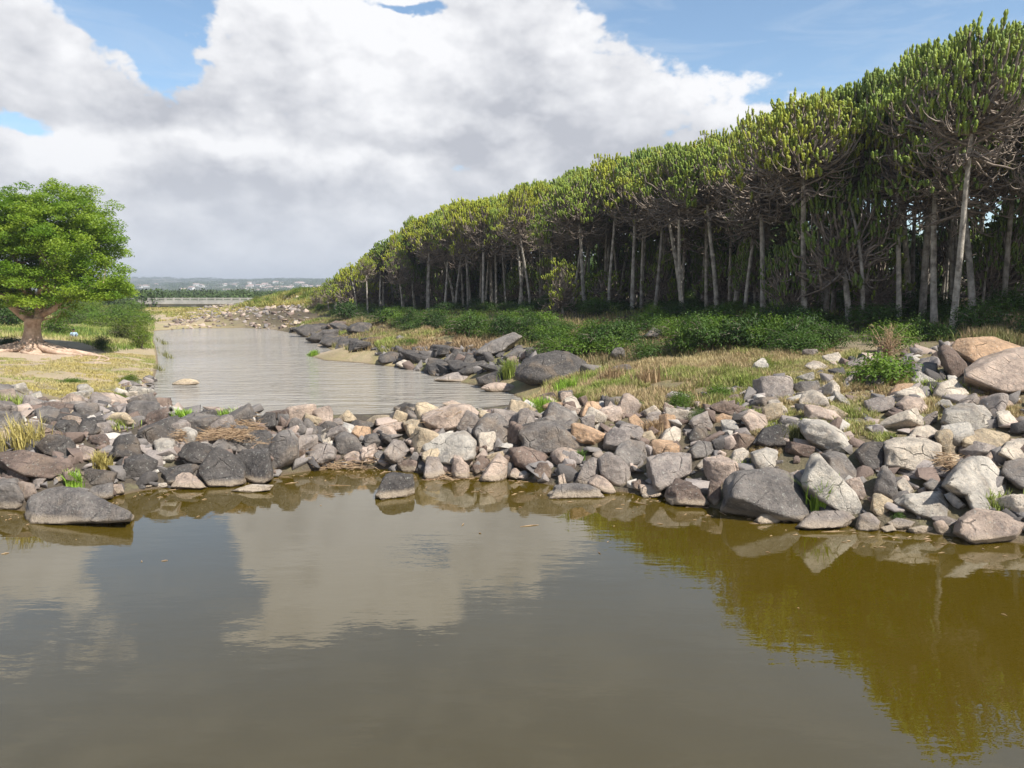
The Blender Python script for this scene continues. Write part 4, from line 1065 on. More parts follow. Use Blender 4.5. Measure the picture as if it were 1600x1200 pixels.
for row in range(0, 6):
    t = rg.uniform(0, 2)
    while t < cum[-1]:
        b = fl_at(t); tg = fl_at(min(t + .5, cum[-1])) - fl_at(max(t - .5, 0)); tg /= np.linalg.norm(tg) + 1e-9
        nrm = np.array([tg[1], -tg[0]]);
        if nrm[0] < 0: nrm = -nrm
        off = 1.0 + row * 2.3 + rg.uniform(-.7, .7)
        x, y = b + nrm * off
        t += rg.uniform(1.7, 2.9) + .12 * row
        px, py, dep = in_view(x, y, 3)
        if dep < 5 or px > 2100 or y < 16: continue
        if px > 1535 and row > 2 and rg.random() < .5: continue
        if any((x - a) ** 2 + (y - c) ** 2 < (.95 if row else 1.25) ** 2 for a, c, _ in TREES): continue
        ty = np.interp(px, TOP[:, 0], TOP[:, 1]) + rg.uniform(-16, 44) * (1 if dep < 60 else .6) + row * rg.uniform(0, 4)
        H = at(px, ty, dep)[2] - gz(x, y)
        H = min(max(H, 3.0), 12.5)
        var = ['A', 'B', 'C', 'S', 'D', 'E', 'D', 'T'][rg.integers(8)] if H > 5.5 else ['K', 'J'][rg.integers(2)]
        tone = 'ggyodbgo'[rg.integers(8)] if px > 1000 else 'gyyogy'[rg.integers(6)]
        hw = rg.uniform(1.25, 2.1) if H > 5.5 else rg.uniform(1.2, 1.8)
        depthw = ["near the front edge of the forest", "a row behind the forest's front trees", "in the inner rows of the forest", "in the inner rows of the forest", "deep inside the forest", "deep inside the forest", "in the forest's hindmost rows", "in the forest's hindmost rows"][row]
        sect = "at its right end" if px > 1400 else "right of its middle" if px > 1100 else "at its middle" if px > 850 else "left of its middle" if px > 650 else "at its far left end"
        tw = dict(g="green", y="yellow-green", o="olive", d="dark green", b="blue-green")[tone]
        hx_, hy_, hl = min(HANDLE, key=lambda q: (q[0] - x) ** 2 + (q[1] - y) ** 2); rel = "behind" if row >= 1 and abs(hx_ - x) < 3 else ("right of" if x > hx_ else "left of")
        lab = f"{tw}-crowned candelabra tree {rel} the {hl}"
        if row < 4 and lab not in TUSED:
            TUSED.add(lab); plant_euph(x, y, H, hw, var, tone, lab, GF, tilt=(rg.normal() * .05, rg.normal() * .05), bark=rg.uniform(.5, 1.35))
        else: plant_euph(x, y, H, hw, var, tone, f"{tw}-crowned candelabra tree {depthw}, {sect}", f"{tw} trees {depthw}, {sect}", bark=rg.uniform(.5, 1.3))
        TREES.append((x, y, hw))
print("trees", len(TREES))

# ------------------------------------------------------------------ the old spreading tree on the left bank
def big_tree():
    rg = np.random.default_rng(9)
    P, dep = hit(50, 548)
    mpp = dep / FPX
    root = bpy.data.objects.new("spreading_tree", None); C.objects.link(root)
    root.location = (P[0], P[1], gz(P[0], P[1]))
    tag(root, "big bright green spreading tree with a flared pinkish trunk on the left bank", "tree")
    def L(px, py, back=0.0):  # local point from pixel at the trunk's distance
        return at(px, py, dep + back) - np.array(root.location)
    tk = MB()
    # fluted trunk with buttress flare
    k, sd = 22, 40
    zs = np.linspace(-.2, 1.0, k); ang = np.linspace(0, 2 * math.pi, sd, endpoint=False)
    fork = L(56, 497)
    V = []
    for i, t in enumerate(zs):
        z = fork[2] * max(t, -.1); cx = fork[0] * t * .9
        r = .38 - .02 * t + 1.05 * math.exp(-max(t, 0) * 6.5) + .16 * max(0, t - .75) * 2
        fl = .34 * math.exp(-max(t, 0) * 2.2)
        rr = r * (1 + fl * (np.sin(ang * 5 + .6) * .5 + np.sin(ang * 8 + 2) * .35 + np.sin(ang * 13) * .16) + .05 * np.sin(ang * 17 + t * 6))
        V.append(np.stack([cx + rr * np.cos(ang), rr * np.sin(ang), np.full(sd, z)], 1))
    F = []
    for i in range(k - 1):
        for j in range(sd): F.append((i * sd + j, i * sd + (j + 1) % sd, (i + 1) * sd + (j + 1) % sd, (i + 1) * sd + j))
    F.append(tuple((k - 1) * sd + j for j in range(sd)))
    tk.add(np.concatenate(V), F)
    # surface roots creeping away
    for a, ln, r0 in [(-.1, 4.6, .20), (.25, 3.4, .2), (-.5, 3.6, .2), (-1.1, 2.6, .18), (-1.7, 2.4, .18), (-2.3, 2.8, .2), (3.1, 3.0, .2), (-.3, 5.6, .16), (-2.8, 3.6, .18), (2.4, 2.5, .18), (1.2, 2.4, .18)]:
        pts = []
        for t in np.linspace(0, 1, 12):
            aa = a + .35 * math.sin(t * 5 + a * 3) * t
            x, y = math.cos(aa) * (.7 + ln * t), math.sin(aa) * (.7 + ln * t)
            pts.append((x, y, gz(P[0] + x, P[1] + y) - root.location[2] + .30 * (1 - t) ** 3 + .03 - .03 * t))
        tk.tube(pts, np.linspace(r0, .03, 12), 7)
    link("trunk", tk.mesh("trunk", M_wood), root)
    # leaf pads: centres over the crown's lobes
    lobes = [((60, 385), (128, 92), 0), ((140, 437), (66, 42), -.5), ((-30, 400), (105, 88), .5), ((95, 340), (84, 58), .8), ((20, 350), (90, 58), -1.2), ((120, 380), (74, 52), 1.0), ((30, 452), (84, 30), -1.5), ((160, 452), (46, 20), .8), ((-90, 440), (70, 60), 0)]
    cen = []
    for (cx, cy), (rx, ry), back in lobes:
        n = int(rx * ry / 49)
        for _ in range(n):
            v = rg.normal(size=3); v /= np.linalg.norm(v); v *= rg.uniform(.2, 1.0) ** .5
            if v[2] < -.7: continue
            c = L(cx, cy, back); cen.append(c + v * np.array([rx * mpp, rx * mpp * .85, ry * mpp]))
    for px, py in [(85, 500), (100, 492), (70, 478), (112, 478), (45, 486), (30, 470), (95, 470), (75, 462)]: cen.append(L(px, py, rg.uniform(-.8, .3)))
    cen = np.array(cen)
    lv, tips = [], []
    for c in cen:
        r = rg.uniform(.38, .78); n = int(rg.uniform(150, 230) * (r / .6) ** 2)
        if c[2] < 2.3: n = int(n * .4); r *= .7
        q = rg.normal(size=(n, 3)); q /= np.linalg.norm(q, axis=1)[:, None]; q *= (rg.random(n) ** .45)[:, None]
        p = c + q * [r, r, r * .46] + np.array([0, 0, 1]) * 0
        p[:, 2] -= (np.hypot(q[:, 0], q[:, 1]) ** 2) * .16 * r
        lv.append(p); tn = tips.append(np.full(n, rg.uniform(0, .9) ** 1.5))
    lv = np.concatenate(lv)
    N = rg.normal(size=(len(lv), 3)) * .55 + [0.15, -.15, 1]
    V, F = leaf_faces(lv, N, rg.uniform(.09, .17, len(lv)), rg, .55, .1)
    link("crown", new_mesh("crown", V, flat_quads=F, smooth=False, mats=[M_leaf], attrs={"age": np.repeat(np.concatenate(tips), 4)}), root)
    # limbs
    lb = MB()
    limbs = [([(50, 500), (25, 485), (5, 462), (-25, 445), (-80, 425)], .30, -.3), ([(60, 500), (66, 470), (62, 430), (72, 380)], .28, .3), ([(62, 495), (95, 472), (130, 455), (160, 450)], .2, .4),
             ([(64, 470), (100, 430), (125, 405)], .17, .8), ([(58, 480), (40, 440), (22, 400)], .2, .6), ([(30, 487), (10, 450), (-15, 410)], .17, 1.0),
             ([(55, 490), (60, 455), (85, 425)], .14, -.8), ([(60, 485), (40, 455), (25, 440)], .13, -.8)]
    nodes = []
    for pl, r0, back in limbs:
        pts = np.array([L(px, py, back * i / (len(pl) - 1) * 1.3) for i, (px, py) in enumerate(pl)])
        t = np.linspace(0, 1, len(pts)); tt = np.linspace(0, 1, 14)
        cp = np.stack([np.interp(tt, t, pts[:, j]) for j in range(3)], 1)
        cp[1:-1] = (cp[:-2] + cp[1:-1] * 2 + cp[2:]) / 4
        cp[2:] += rg.normal(size=(12, 3)) * .05
        lb.tube(cp, np.linspace(r0, .06, 14), 9); nodes += [(p, r0 * (1 - .7 * i / 13)) for i, p in enumerate(cp)]
    NP = np.array([n[0] for n in nodes])
    for c in cen[rg.random(len(cen)) < .75]:
        d = np.linalg.norm(NP - c, axis=1) + np.maximum(0, NP[:, 2] - c[2] + .2) * 2
        if d.min() > 1.7: continue
        j = int(np.argmin(d)); s = NP[j]
        m = (s + c) / 2 + rg.normal(size=3) * .12 + [0, 0, -.1]
        lb.tube(curve3(s, s * .6 + m * .4, m, c, 7), np.linspace(min(.06, nodes[j][1]), .012, 7), 4, cap=False)
    # brown dead sprigs round the fork
    for _ in range(60):
        s = L(rg.uniform(30, 100), rg.uniform(462, 502), rg.uniform(-.6, .4)); d = rg.normal(size=3) * [.5, .4, .4]
        lb.tube(curve3(s, s + d * .4, s + d * .8 - [0, 0, .1], s + d - [0, 0, .2], 5), np.linspace(.016, .006, 5), 3, cap=False)
    link("limbs", lb.mesh("limbs", M_wood), root)
big_tree()

# ------------------------------------------------------------------ shrubs
def shrub(seed, n=2600, leaf=(.05, .10), feather=0.0, flat=.75):
    rg = np.random.default_rng(seed); lb = MB(); P, N = [], []
    for k in range(34):
        a = rg.uniform(0, 6.28); el_ = rg.uniform(.15, 1.45); L = rg.uniform(.65, 1.05)
        d = np.array([math.cos(a) * math.cos(el_), math.sin(a) * math.cos(el_), math.sin(el_) * flat])
        e = d * L; m = e * .55 + [0, 0, .22]
        pts = curve3(np.zeros(3), m * .5 + [0, 0, .12], m, e - [0, 0, .06 * rg.random()], 9)
        lb.tube(pts, np.linspace(.016, .005, 9), 3, cap=False)
        q = int(n / 34)
        t = rg.uniform(.3, 1, q); i = np.clip((t * 8).astype(int), 0, 7); f = (t * 8 - i)[:, None]
        c = pts[i] * (1 - f) + pts[i + 1] * f
        sp = .04 + .17 * np.sin(np.pi * np.clip(t, 0, 1)) ** .5
        o = rg.normal(size=(q, 3)) * sp[:, None] * [1, 1, .5]
        P.append(c + o); N.append(o * 2 + rg.normal(size=(q, 3)) * .4 + [0, 0, .8])
    P = np.concatenate(P); N = np.concatenate(N); P[:, 2] = np.abs(P[:, 2]) 
    V, F = leaf_faces(P, N, rg.uniform(*leaf, len(P)), rg, .42, .15)
    return new_mesh("foliage", V, flat_quads=F, smooth=False, mats=[M_shrub]), lb.mesh("stems", M_twig)
SH = [shrub(200 + k, n=[2600, 3200, 1800, 2600][k], leaf=[(.05, .10), (.045, .08), (.07, .13), (.05, .1)][k]) for k in range(4)]
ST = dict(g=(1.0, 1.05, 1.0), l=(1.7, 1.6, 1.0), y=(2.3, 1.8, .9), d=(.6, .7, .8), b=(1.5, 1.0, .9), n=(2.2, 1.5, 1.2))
def plant_shrub(x, y, r, h, tone, label, group, name="shrub", dz=0):
    root = bpy.data.objects.new(name, None); C.objects.link(root); k = rg.integers(4)
    root.location = (x, y, gz(x, y) - .05 + dz); root.scale = (r, r, h / .85); root.rotation_euler = (0, 0, rg.uniform(0, 6.28))
    tag(root, label, "bush", group)
    link("foliage", SH[k][0], root, color=np.array(ST[tone]) * rg.uniform(.85, 1.15)); link("stems", SH[k][1], root)
GB = "bushes along the foot of the forest"
SB = [(222, 545, 25, 52, 'y', "bright green upright bush at the lake's left edge", 0), (158, 548, 20, 30, 'd', "small dark round bush right of the old tree", 0), (190, 530, 24, 30, 'b', "grey-brown thicket between the dark bush and the bright one", 0),
 (90, 522, 30, 38, 'l', "yellowish bush just behind the old tree's trunk", 0), (15, 512, 34, 45, 'd', "dark bush at the left edge behind the old tree", 0), (110, 505, 30, 26, 'l', "light green low bush behind and right of the old tree", 0), (15, 540, 26, 18, 'd', "low dark bush left of the old tree's base", 0),
 (112, 600, 26, 14, 'l', "low green clump on the yellow turf of the left bank", 0), (200, 600, 26, 20, 'y', "low green bush on the left bank beside the water", 0), (185, 625, 24, 16, 'y', "yellow-green low clump behind the left bank's boulders", 0),
 (935, 548, 44, 56, 'g', "leafy bush left of the grey boulder at the forest's foot", 1), (1010, 562, 42, 40, 'g', "bush spreading over the tan grass under the dark forest gap", 1), (1100, 548, 58, 66, 'g', "wide dark-leaved bush below the bent pale trunk", 1),
 (1188, 545, 48, 46, 'l', "light green feathery bush below the vine-wrapped trunk", 1), (1300, 545, 46, 50, 'g', "bush at the foot of the shorter low-crowned tree", 1), (1378, 600, 66, 62, 'l', "large sunlit leafy bush on the slope above the cream boulders", 1),
 (1395, 548, 62, 56, 'l', "sunlit bush behind the dead pale twigs", 1), (1240, 552, 40, 30, 'l', "low bush between two larger ones at the forest's foot, right", 1), (1530, 520, 60, 58, 'g', "broad shaded bush behind the tallest pale trunk", 1), (1580, 500, 55, 60, 'g', "bush at the right edge above the brown grass bank", 1), (1468, 532, 34, 36, 'g', "bush just left of the tallest trunk's foot", 1),
 (735, 525, 46, 46, 'g', "green bush above the tan grass slope by the lake", 1), (680, 512, 44, 34, 'g', "low bush under the short whitish-trunked tree", 1), (790, 528, 40, 44, 'd', "dark green bush above the grey rock ledges", 1), (840, 535, 26, 26, 'd', "small dark bush among the lakeside outcrops", 1), (600, 505, 40, 28, 'd', "dark bush under the slender bright trunk", 1),
 (545, 500, 34, 34, 'd', "dark bush near the farthest black rocks", 1), (792, 590, 14, 34, 'l', "narrow grassy bush between the dark lakeside outcrops", 1), (1092, 662, 20, 32, 'g', "small round dark green bush among the boulders", 1), (1060, 640, 34, 40, 'l', "green-brown bush behind the small round one", 1), (1120, 625, 34, 32, 'l', "leafy bush by the long brown rock on the slope", 1),
 (985, 640, 30, 20, 'g', "low green creeping clump at the top of the causeway", 1), (880, 612, 22, 26, 'l', "grassy clump just below the biggest dark outcrop", 1), (905, 628, 18, 20, 'y', "yellow-green clump above the grey wedge", 1), (838, 645, 20, 18, 'y', "yellow-green clump at the lake's inner corner", 1), (1545, 608, 8, 24, 'g', "thin leafy sapling under the biggest right-bank boulder", 1),
 (1195, 578, 30, 26, 'n', "dry brownish shrub left of the pale slope stones", 1), (640, 540, 30, 14, 'l', "low light green mat of leaves on the lakeside slope", 1), (1402, 808, 14, 16, 'g', "small weed in the black hollow by the water", 0), (485, 555, 8, 8, 'y', "tiny bright green clump on the tip of the spit", 0)]
for px, py, hw, hp, tone, label, gi in SB:
    P, dep = hit(px, py)
    plant_shrub(P[0], P[1], hw / FPX * dep, hp / FPX * dep, tone, label, [None, GB][gi])
# undergrowth inside the wood, individually planted
for k in range(105):
    t = rg.uniform(0, cum[-1]); b = fl_at(t); off = rg.uniform(-1.8, 3) if k % 3 == 0 else rg.uniform(2, 18)
    x, y = b + np.array([.87, .5]) * off
    px, py, dep = in_view(x, y, 3)
    if px > 1750 or y < 17: continue
    sect = "right" if px > 1250 else "middle" if px > 850 else "left"
    tone = 'ddgg'[rg.integers(4)]
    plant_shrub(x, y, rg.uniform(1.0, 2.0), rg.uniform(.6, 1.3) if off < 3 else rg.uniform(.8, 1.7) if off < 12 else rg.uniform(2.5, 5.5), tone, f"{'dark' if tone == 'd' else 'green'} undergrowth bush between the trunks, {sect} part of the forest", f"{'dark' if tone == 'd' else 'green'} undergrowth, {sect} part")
for k in range(52):
    t = rg.uniform(4, cum[-1]); b = fl_at(t); x, y = b + np.array([.87, .5]) * (rg.uniform(2.5, 9) if k < 18 else rg.uniform(8, 15))
    if y < 19 or in_view(x, y, 3)[0] > 1650: continue
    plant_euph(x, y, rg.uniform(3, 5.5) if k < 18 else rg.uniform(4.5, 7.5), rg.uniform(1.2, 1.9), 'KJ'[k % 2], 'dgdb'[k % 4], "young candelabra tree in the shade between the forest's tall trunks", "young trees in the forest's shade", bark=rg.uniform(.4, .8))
for k in range(40):
    t = rg.uniform(1, cum[-1]); b = fl_at(t); x, y = b + np.array([.87, .5]) * rg.uniform(-3.4, .8)
    px, py, dep = in_view(x, y, 2.5); tone = 'gglgl'[k % 5]
    sect = "right of the forest gap" if px > 1150 else "in the middle" if px > 850 else "above the lake"
    plant_shrub(x, y, rg.uniform(.8, 1.6), rg.uniform(.6, 1.2), tone, f"{'light' if tone == 'l' else 'leafy'} green bush in the hedge-like belt at the forest's foot, {sect}", f"{'light' if tone == 'l' else 'leafy'} bushes of the forest's foot, {sect}")
for k in range(62):
    px, py = (rg.uniform(830, 1260), rg.uniform(506, 556)) if k < 44 else (rg.uniform(560, 830), rg.uniform(496, 522))
    if k >= 44: py = 500 + (px - 560) * .06 + rg.uniform(0, 14)
    P, dep = hit(px, py); tone = 'glgdl'[k % 5]
    sect = "above the tan grass" if px > 830 else "above the lake"
    plant_shrub(P[0], P[1], rg.uniform(.8, 1.6), rg.uniform(.8, 1.6), tone, f"{dict(g='leafy', l='light', d='dark')[tone]} green bush merging into the thicket {sect}, below the forest", f"{dict(g='leafy', l='light', d='dark')[tone]} bushes of the thicket {sect}")
# bushes covering the far grassy hill  and the far banks
for k in range(34):
    px, py = rg.uniform(395, 530), rg.uniform(455, 500)
    x, y = rg.uniform(-40, -12), rg.uniform(104, 140)
    plant_shrub(x, y, rg.uniform(.9, 2.0), rg.uniform(.5, 1.1), 'yyn'[rg.integers(3)], "yellow-green bush on the far grassy hill right of the bridge", "bushes on the far grassy hill")
for k in range(26):
    px = rg.uniform(-40, 215); x, y = at(px, 470, rg.uniform(75, 130))[:2]
    plant_shrub(x, y, rg.uniform(1.8, 3.5), rg.uniform(1.2, 2.4), 'lly'[rg.integers(3)], "light green bush in the distant thicket behind the old tree", "bushes of the distant thicket on the left")

# ------------------------------------------------------------------ dead twigs, reed heap, driftwood
def dead_bush(px, py, hp):
    P, dep = hit(px, py); h = hp / FPX * dep; m = MB()
    for k in range(46):
        a = rg.uniform(0, 6.28); d = np.array([math.cos(a) * .55, math.sin(a) * .55, 1]) * h * rg.uniform(.4, 1) * [rg.uniform(.2, 1.3)] * 1
        d[2] = h * rg.uniform(.3, 1)
        pts = curve3(np.zeros(3), d * [.2, .2, .4], d * [.7, .7, .8], d, 7) + rg.normal(size=(7, 3)) * .02; pts[0] = 0
        m.tube(pts, np.linspace(.013, .004, 7), 3, cap=False)
        for _ in range(3):
            q = pts[rg.integers(2, 6)]; e = q + rg.normal(size=3) * [.16, .16, .12] * h
            m.tube([q, (q + e) / 2 + rg.normal(size=3) * .02, e], [.007, .005, .003], 3, cap=False)
    o = link("dead_bush", m.mesh("dead_bush", M_straw), loc=(P[0], P[1], gz(P[0], P[1])), color=(1, 1, 1))
    tag(o, "leafless pale dead bush in front of the sunlit leafy bush on the right", "dead bush")
dead_bush(1385, 560, 58)
def heap(px0, px1, py, hp, n, name, label, spread=.45, cat="dry reeds"):
    m = MB(); A, dA = hit(px0, py); B, dB = hit(px1, py); c = (A + B) / 2; half = np.linalg.norm(B - A) / 2
    base = np.array([c[0], c[1], gz(c[0], c[1])])
    for k in range(n):
        u = rg.normal() * .42; v = rg.normal() * spread
        p = np.array([u * half * 1.3, v, 0]); zt = hp * max(0, 1 - u * u * 1.2) * rg.uniform(.2, 1)
        p[2] = max(gz(c[0] + p[0], c[1] + p[1]) - base[2], 0) + zt + .1
        a = rg.normal() * .7; L = rg.uniform(.12, .5)
        d = np.array([math.cos(a), math.sin(a), rg.normal() * .22]) * L / 2
        m.tube([p - d, p + rg.normal(size=3) * .02, p + d], [.004, rg.uniform(.005, .012), .003], 3, cap=False)
    o = link(name, m.mesh(name, M_straw), loc=base, color=(1, 1, 1)); tag(o, label, cat)
heap(318, 408, 690, .22, 800, "reed_heap", "mat of brown dry reeds lying on dark boulders, left of centre", .3)
heap(665, 745, 668, .35, 160, "reed_litter", "reddish dry stalks caught under the big pink-brown boulder", .2)
heap(470, 600, 724, .03, 120, "reed_litter", "pale broken reeds washed up along the waterline, centre left", .1)
heap(660, 735, 748, .03, 90, "reed_litter", "rust-coloured stalks at the waterline below the large pitted boulder", .1)
heap(1460, 1500, 748, .3, 70, "reed_litter", "dry twigs caught between the cream boulder and the large triangular slab", .15)
heap(275, 292, 702, .3, 40, "reed_litter", "brown stalks in the crack between two lichened boulders", .1)
# ------------------------------------------------------------------ grass
def blades(name, X, Y, hts, tones, seed, width=.014, kind='stuff', zoff=0.0, lean=.35, local=None):
    rg = np.random.default_rng(seed); n = len(X)
    Zg = ground(X, Y) + zoff
    a = rg.uniform(0, 6.28, n); d = np.stack([np.cos(a), np.sin(a)], 1); s = np.stack([-np.sin(a), np.cos(a)], 1)
    ln = hts * rg.uniform(.1, lean * 2, n)
    wd = width * rg.uniform(.7, 1.4, n)
    V = np.empty((n, 5, 3))
    B = np.stack([X, Y, Zg - .02], 1)
    V[:, 0] = B; V[:, 0, :2] += s * wd[:, None]; V[:, 1] = B; V[:, 1, :2] -= s * wd[:, None]
    M = B.copy(); M[:, :2] += d * (ln * .3)[:, None]; M[:, 2] += hts * .6
    V[:, 2] = M; V[:, 2, :2] -= s * (wd * .8)[:, None]; V[:, 3] = M; V[:, 3, :2] += s * (wd * .8)[:, None]
    T = B.copy(); T[:, :2] += d * ln[:, None]; T[:, 2] += hts
    V[:, 4] = T
    i = np.arange(n)[:, None] * 5
    tri = np.concatenate([i + [0, 1, 2], i + [0, 2, 3], i + [3, 2, 4]], 0)
    V = V.reshape(-1, 3)
    if local is not None: V = V - local
    me = new_mesh(name, V, flat_tris=tri, smooth=False, mats=[M_grass], attrs={'tone': np.repeat(tones, 5, 0)})
    o = link(name, me, loc=(0, 0, 0) if local is None else local)
    if kind: tag(o, kind=kind)
    return o
STRAW, GOLD, LIME, GREEN, TAN, OLIVE = [np.array(c) for c in ((.52, .44, .22), (.50, .42, .14), (.30, .36, .08), (.12, .20, .04), (.46, .33, .19), (.22, .22, .08))]
def meadow(name, poly, n, h, mixf, seed, clump=1.2, thr=-.25, width=.014, lean=.35, pat=None):
    rg = np.random.default_rng(seed); poly = np.array(poly); lo, hi = poly.min(0), poly.max(0)
    pts = rg.uniform(lo, hi, (n * 3, 2))
    ins = np.zeros(len(pts), bool); m = len(poly)
    for i in range(m):
        a, b = poly[i], poly[(i + 1) % m]
        c = (a[1] > pts[:, 1]) != (b[1] > pts[:, 1])
        with np.errstate(divide='ignore', invalid='ignore'): xi = (b[0] - a[0]) * (pts[:, 1] - a[1]) / (b[1] - a[1]) + a[0]
        ins ^= c & (pts[:, 0] < xi)
    pts = pts[ins]
    f = fbm2(pts[:, 0], pts[:, 1], clump, 3); pts = pts[f > thr]; f = f[f > thr]
    pts, f = pts[:n], f[:n]
    z = ground(pts[:, 0], pts[:, 1]); k = z > .03; pts, f = pts[k], f[k]
    big = fbm2(pts[:, 0] + 30, pts[:, 1], clump * 3.5, 3)
    hts = h * (.55 + .9 * np.clip(f - thr, 0, 1)) * rg.uniform(.5, 1.3, len(pts))
    t = np.clip(.5 + big * 1.3 + rg.normal(size=len(pts)) * .16, 0, 1)[:, None]
    A, B, Cc = mixf
    tone = np.where(t < .5, A * (1 - 2 * t) + B * 2 * t, B * (2 - 2 * t) + Cc * (2 * t - 1)) * rg.uniform(.75, 1.2, (len(pts), 1))
    return blades(name, pts[:, 0], pts[:, 1], hts, tone, seed + 1, width, lean=lean)
def gpx(lst): return [tuple(hit(*p)[0][:2]) for p in lst]
meadow("grass", gpx([(-120, 556), (60, 562), (140, 556), (180, 552), (243, 556), (243, 590), (236, 612), (170, 640), (60, 612), (-120, 606)]), 60000, .11, (LIME, STRAW, GOLD), 1, 1.3, -.12, .013)
meadow("grass", gpx([(-140, 500), (240, 500), (243, 520), (242, 545), (170, 552), (140, 540), (60, 525), (-140, 545)]), 50000, .30, (GREEN, LIME, STRAW), 2, 1.8, -.3, .02)
meadow("grass", gpx([(-60, 640), (30, 625), (200, 632), (235, 650), (180, 690), (100, 690), (-60, 720)]), 9000, .16, (GREEN, GOLD, STRAW), 3, .7, .12, .012)
meadow("grass", gpx([(815, 640), (850, 600), (900, 590), (960, 572), (1180, 548), (1260, 560), (1180, 630), (1120, 640), (1020, 650), (930, 630)]), 60000, .26, (LIME * .9, TAN, STRAW), 4, .8, -.22, .011)
meadow("grass", gpx([(1150, 560), (1300, 548), (1440, 600), (1560, 620), (1700, 630), (1700, 660), (1480, 650), (1380, 700), (1200, 680), (1150, 640)]), 80000, .19, (LIME, STRAW, TAN), 5, .8, -.2, .010)
meadow("grass", gpx([(1170, 680), (1260, 660), (1240, 720), (1190, 715), (1150, 700)]), 5000, .13, (GOLD, TAN, OLIVE), 6, .5, -.1, .009)
meadow("grass", gpx([(1520, 505), (1640, 500), (1660, 548), (1500, 538)]), 9000, .35, (TAN, TAN * .8, OLIVE), 7, .8, -.4, .012)
meadow("grass", gpx([(560, 540), (600, 522), (700, 520), (800, 545), (740, 552), (690, 556), (600, 560)]), 30000, .38, (LIME, TAN, TAN * .8), 8, 1.4, -.3, .018)
meadow("grass", [(-90, 86), (-52, 86), (-45, 90), (-36, 98), (-30, 103), (-20, 112), (-18, 135), (-60, 150), (-130, 150), (-130, 86)], 90000, .30, (LIME * .8, GOLD * .85, STRAW * .9), 9, 5.0, -.12, .05)
meadow("grass", [(-38, 104), (-22, 96), (-10, 108), (-10, 140), (-40, 135)], 45000, .55, (LIME * .8, GOLD * .85, GOLD), 10, 3.0, -.4, .05)
meadow("grass", [(-180, 100), (-90, 100), (-70, 150), (-40, 200), (-180, 200)], 30000, .4, (OLIVE, LIME * .7, GOLD * .7), 12, 6, -.3, .07)
meadow('grass', gpx([(440, 500), (520, 498), (640, 500), (640, 530), (580, 548), (545, 552), (515, 540), (480, 524), (455, 515)]), 26000, .32, (OLIVE, TAN * .8, LIME * .8), 15, 1.5, -.25, .02)
meadow('grass', gpx([(560, 500), (700, 505), (850, 505), (1000, 500), (1200, 505), (1250, 545), (1150, 556), (960, 575), (900, 575), (850, 548), (740, 530), (620, 520)]), 46000, .30, (OLIVE, TAN * .85, OLIVE * .7), 16, 1.0, -.3, .015)
fp = [tuple(fl_at(t) + np.array([-.87, -.5]) * 4.2) for t in np.linspace(4, cum[-1], 26)] + [tuple(fl_at(t) + np.array([.87, .5]) * 3) for t in np.linspace(cum[-1], 4, 26)]
meadow("grass", fp, 52000, .30, (OLIVE * .8, LIME * .8, TAN * .8), 14, 1.1, -.2, .016)
